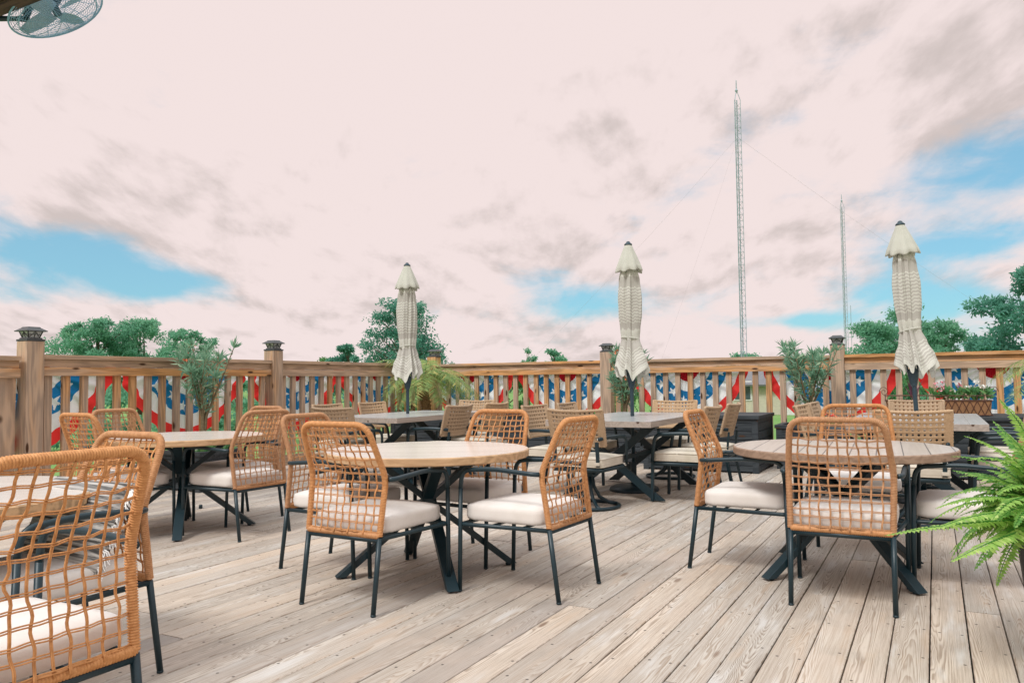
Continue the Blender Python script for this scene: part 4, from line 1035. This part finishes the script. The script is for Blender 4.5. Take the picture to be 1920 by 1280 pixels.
# ------------------------------------------------------------------ daylight
W = bpy.data.worlds.new('World'); sc.world = W; W.use_nodes = True
g = G(W.node_tree); bg = W.node_tree.nodes['Background']
SUN_EL, SUN_AZ = math.radians(52), math.radians(215)       # azimuth clockwise from +Y: behind the camera, left
sky = g.n('ShaderNodeTexSky', sky_type='NISHITA'); sky.sun_disc = False; sky.sun_elevation = SUN_EL; sky.sun_rotation = SUN_AZ
sky.air_density = 1.0; sky.dust_density = .6; sky.ozone_density = 2.0
d = g.n('ShaderNodeTexCoord').outputs['Generated']; X = g.xyz(d)
az = g.m('ARCTAN2', X[0], X[1]); el = g.m('ARCSINE', X[2])
pl = g.m('ADD', g.m('MAXIMUM', X[2], 0), .16)
P = g.comb(g.m('DIVIDE', X[0], pl), g.m('DIVIDE', X[1], pl), 0)
n1 = g.noise(P, 1.15, 7, .56, .35); n2 = g.noise(g.vm('ADD', P, (5.2, 1.7, 3.1)), .55, 5, .55, .3); n3 = g.noise(g.comb(g.m('MULTIPLY', az, 9), g.m('MULTIPLY', el, 20), 0), 1, 6, .6, .4)
n4 = g.noise(g.comb(g.m('MULTIPLY', az, 6.5), g.m('MULTIPLY', el, 13), 4.0), 1, 7, .6, .25)
# openings where blue shows: azimuth, elevation (rad), half sizes
blue = None
def pxdir(px, py): v = unproj(px, py, 1)-Vector((0, 0, HC)); v.normalize(); return math.atan2(v.x, v.y), math.asin(v.z)
for px, py, wx, wy, s in ((110, 480, 170, 46, 1.25), (290, 532, 130, 36, 1.3), (0, 380, 70, 60, .5), (20, 548, 70, 25, .6), (1095, 572, 125, 40, 1.3), (1010, 525, 80, 28, .45), (1850, 310, 170, 58, 1.1), (1690, 490, 90, 100, .9), (1880, 450, 90, 36, .9), (1820, 590, 150, 60, 1.0), (1510, 600, 80, 16, 1.1), (1480, 400, 170, 60, .45)):
    a0, e0 = pxdir(px, py)
    k = 1/F
    dx = g.m('DIVIDE', g.m('SUBTRACT', az, a0), wx*k); dy = g.m('DIVIDE', g.m('SUBTRACT', el, e0), wy*k)
    rr_ = g.m('ADD', g.m('MULTIPLY', dx, dx), g.m('MULTIPLY', dy, dy)); w = g.m('MULTIPLY', g.m('EXPONENT', g.m('MULTIPLY', rr_, -1.0)), s)
    blue = w if blue is None else g.m('ADD', blue, w)
# cloud shading: bright veil in the middle, soft grey-beige undersides to the sides
ca, ce = pxdir(620, 90)
dx = g.m('DIVIDE', g.m('SUBTRACT', az, ca), .50); dy = g.m('DIVIDE', g.m('SUBTRACT', el, ce), .19)
glow = g.m('EXPONENT', g.m('MULTIPLY', g.m('ADD', g.m('MULTIPLY', dx, dx), g.m('MULTIPLY', dy, dy)), -1.0))
elp = g.m('MAXIMUM', el, 0)
cu = g.m('DIVIDE', g.m('MULTIPLY', az, 3.1), g.m('ADD', elp, .30)); cv = g.m('MULTIPLY', g.m('LOGARITHM', g.m('ADD', elp, .09), math.e), 2.2)
def cl(dv, dt=8): return g.noise(g.comb(cu, g.m('ADD', cv, dv), 7.7), 1.0, dt, .57, .15)
c0 = cl(0.0); c1 = cl(.16)
lit = g.m('MULTIPLY', g.m('SUBTRACT', c0, c1), 5.2)           # tops of the heaps catch the light, undersides stay grey
body = g.m('MULTIPLY', g.m('SUBTRACT', g.noise(g.comb(g.m('MULTIPLY', cu, .6), g.m('MULTIPLY', cv, .75), 1.3), 1.0, 4, .5), .5), 2.2)
sh = g.m('SUBTRACT', g.m('SUBTRACT', g.m('ADD', body, .22), lit), g.m('ADD', g.m('MULTIPLY', glow, .95), g.m('MULTIPLY', g.m('EXPONENT', g.m('MULTIPLY', elp, -14.0)), .25)))
shade = g.ss(sh, -.08, .98)
cloud = g.mix(shade, (.895, .765, .75), (.635, .55, .53))
bmask = g.ss(g.m('ADD', blue, g.m('ADD', g.m('MULTIPLY', g.m('SUBTRACT', n3, .5), 1.6), g.m('MULTIPLY', g.m('SUBTRACT', c0, .5), -2.2))), .24, 1.25)
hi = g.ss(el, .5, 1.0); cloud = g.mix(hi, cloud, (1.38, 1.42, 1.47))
ground_ = g.ss(el, .02, -.03)
skyc = g.mix(.45, g.mix(1.0, sky.outputs[0], (.6, 1.05, 1.12), 'MULTIPLY'), (4.0, 7.0, 8.6))
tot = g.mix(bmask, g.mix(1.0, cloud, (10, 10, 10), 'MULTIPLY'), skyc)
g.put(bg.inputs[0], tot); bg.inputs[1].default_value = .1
sl = bpy.data.lights.new('sun', 'SUN'); so = bpy.data.objects.new('sun', sl); COL.objects.link(so)
sl.energy = 2.3; sl.angle = math.radians(14); sl.color = (1, .985, .96)
sc.cycles.max_bounces = 6; sc.cycles.diffuse_bounces = 3; sc.cycles.transparent_max_bounces = 4
sd = Vector((math.sin(SUN_AZ)*math.cos(SUN_EL), math.cos(SUN_AZ)*math.cos(SUN_EL), math.sin(SUN_EL)))
so.rotation_euler = sd.to_track_quat('Z', 'Y').to_euler(); so.location = sd*50
sc.view_settings.view_transform = 'Standard'; sc.view_settings.look = 'None'; sc.view_settings.exposure = 0
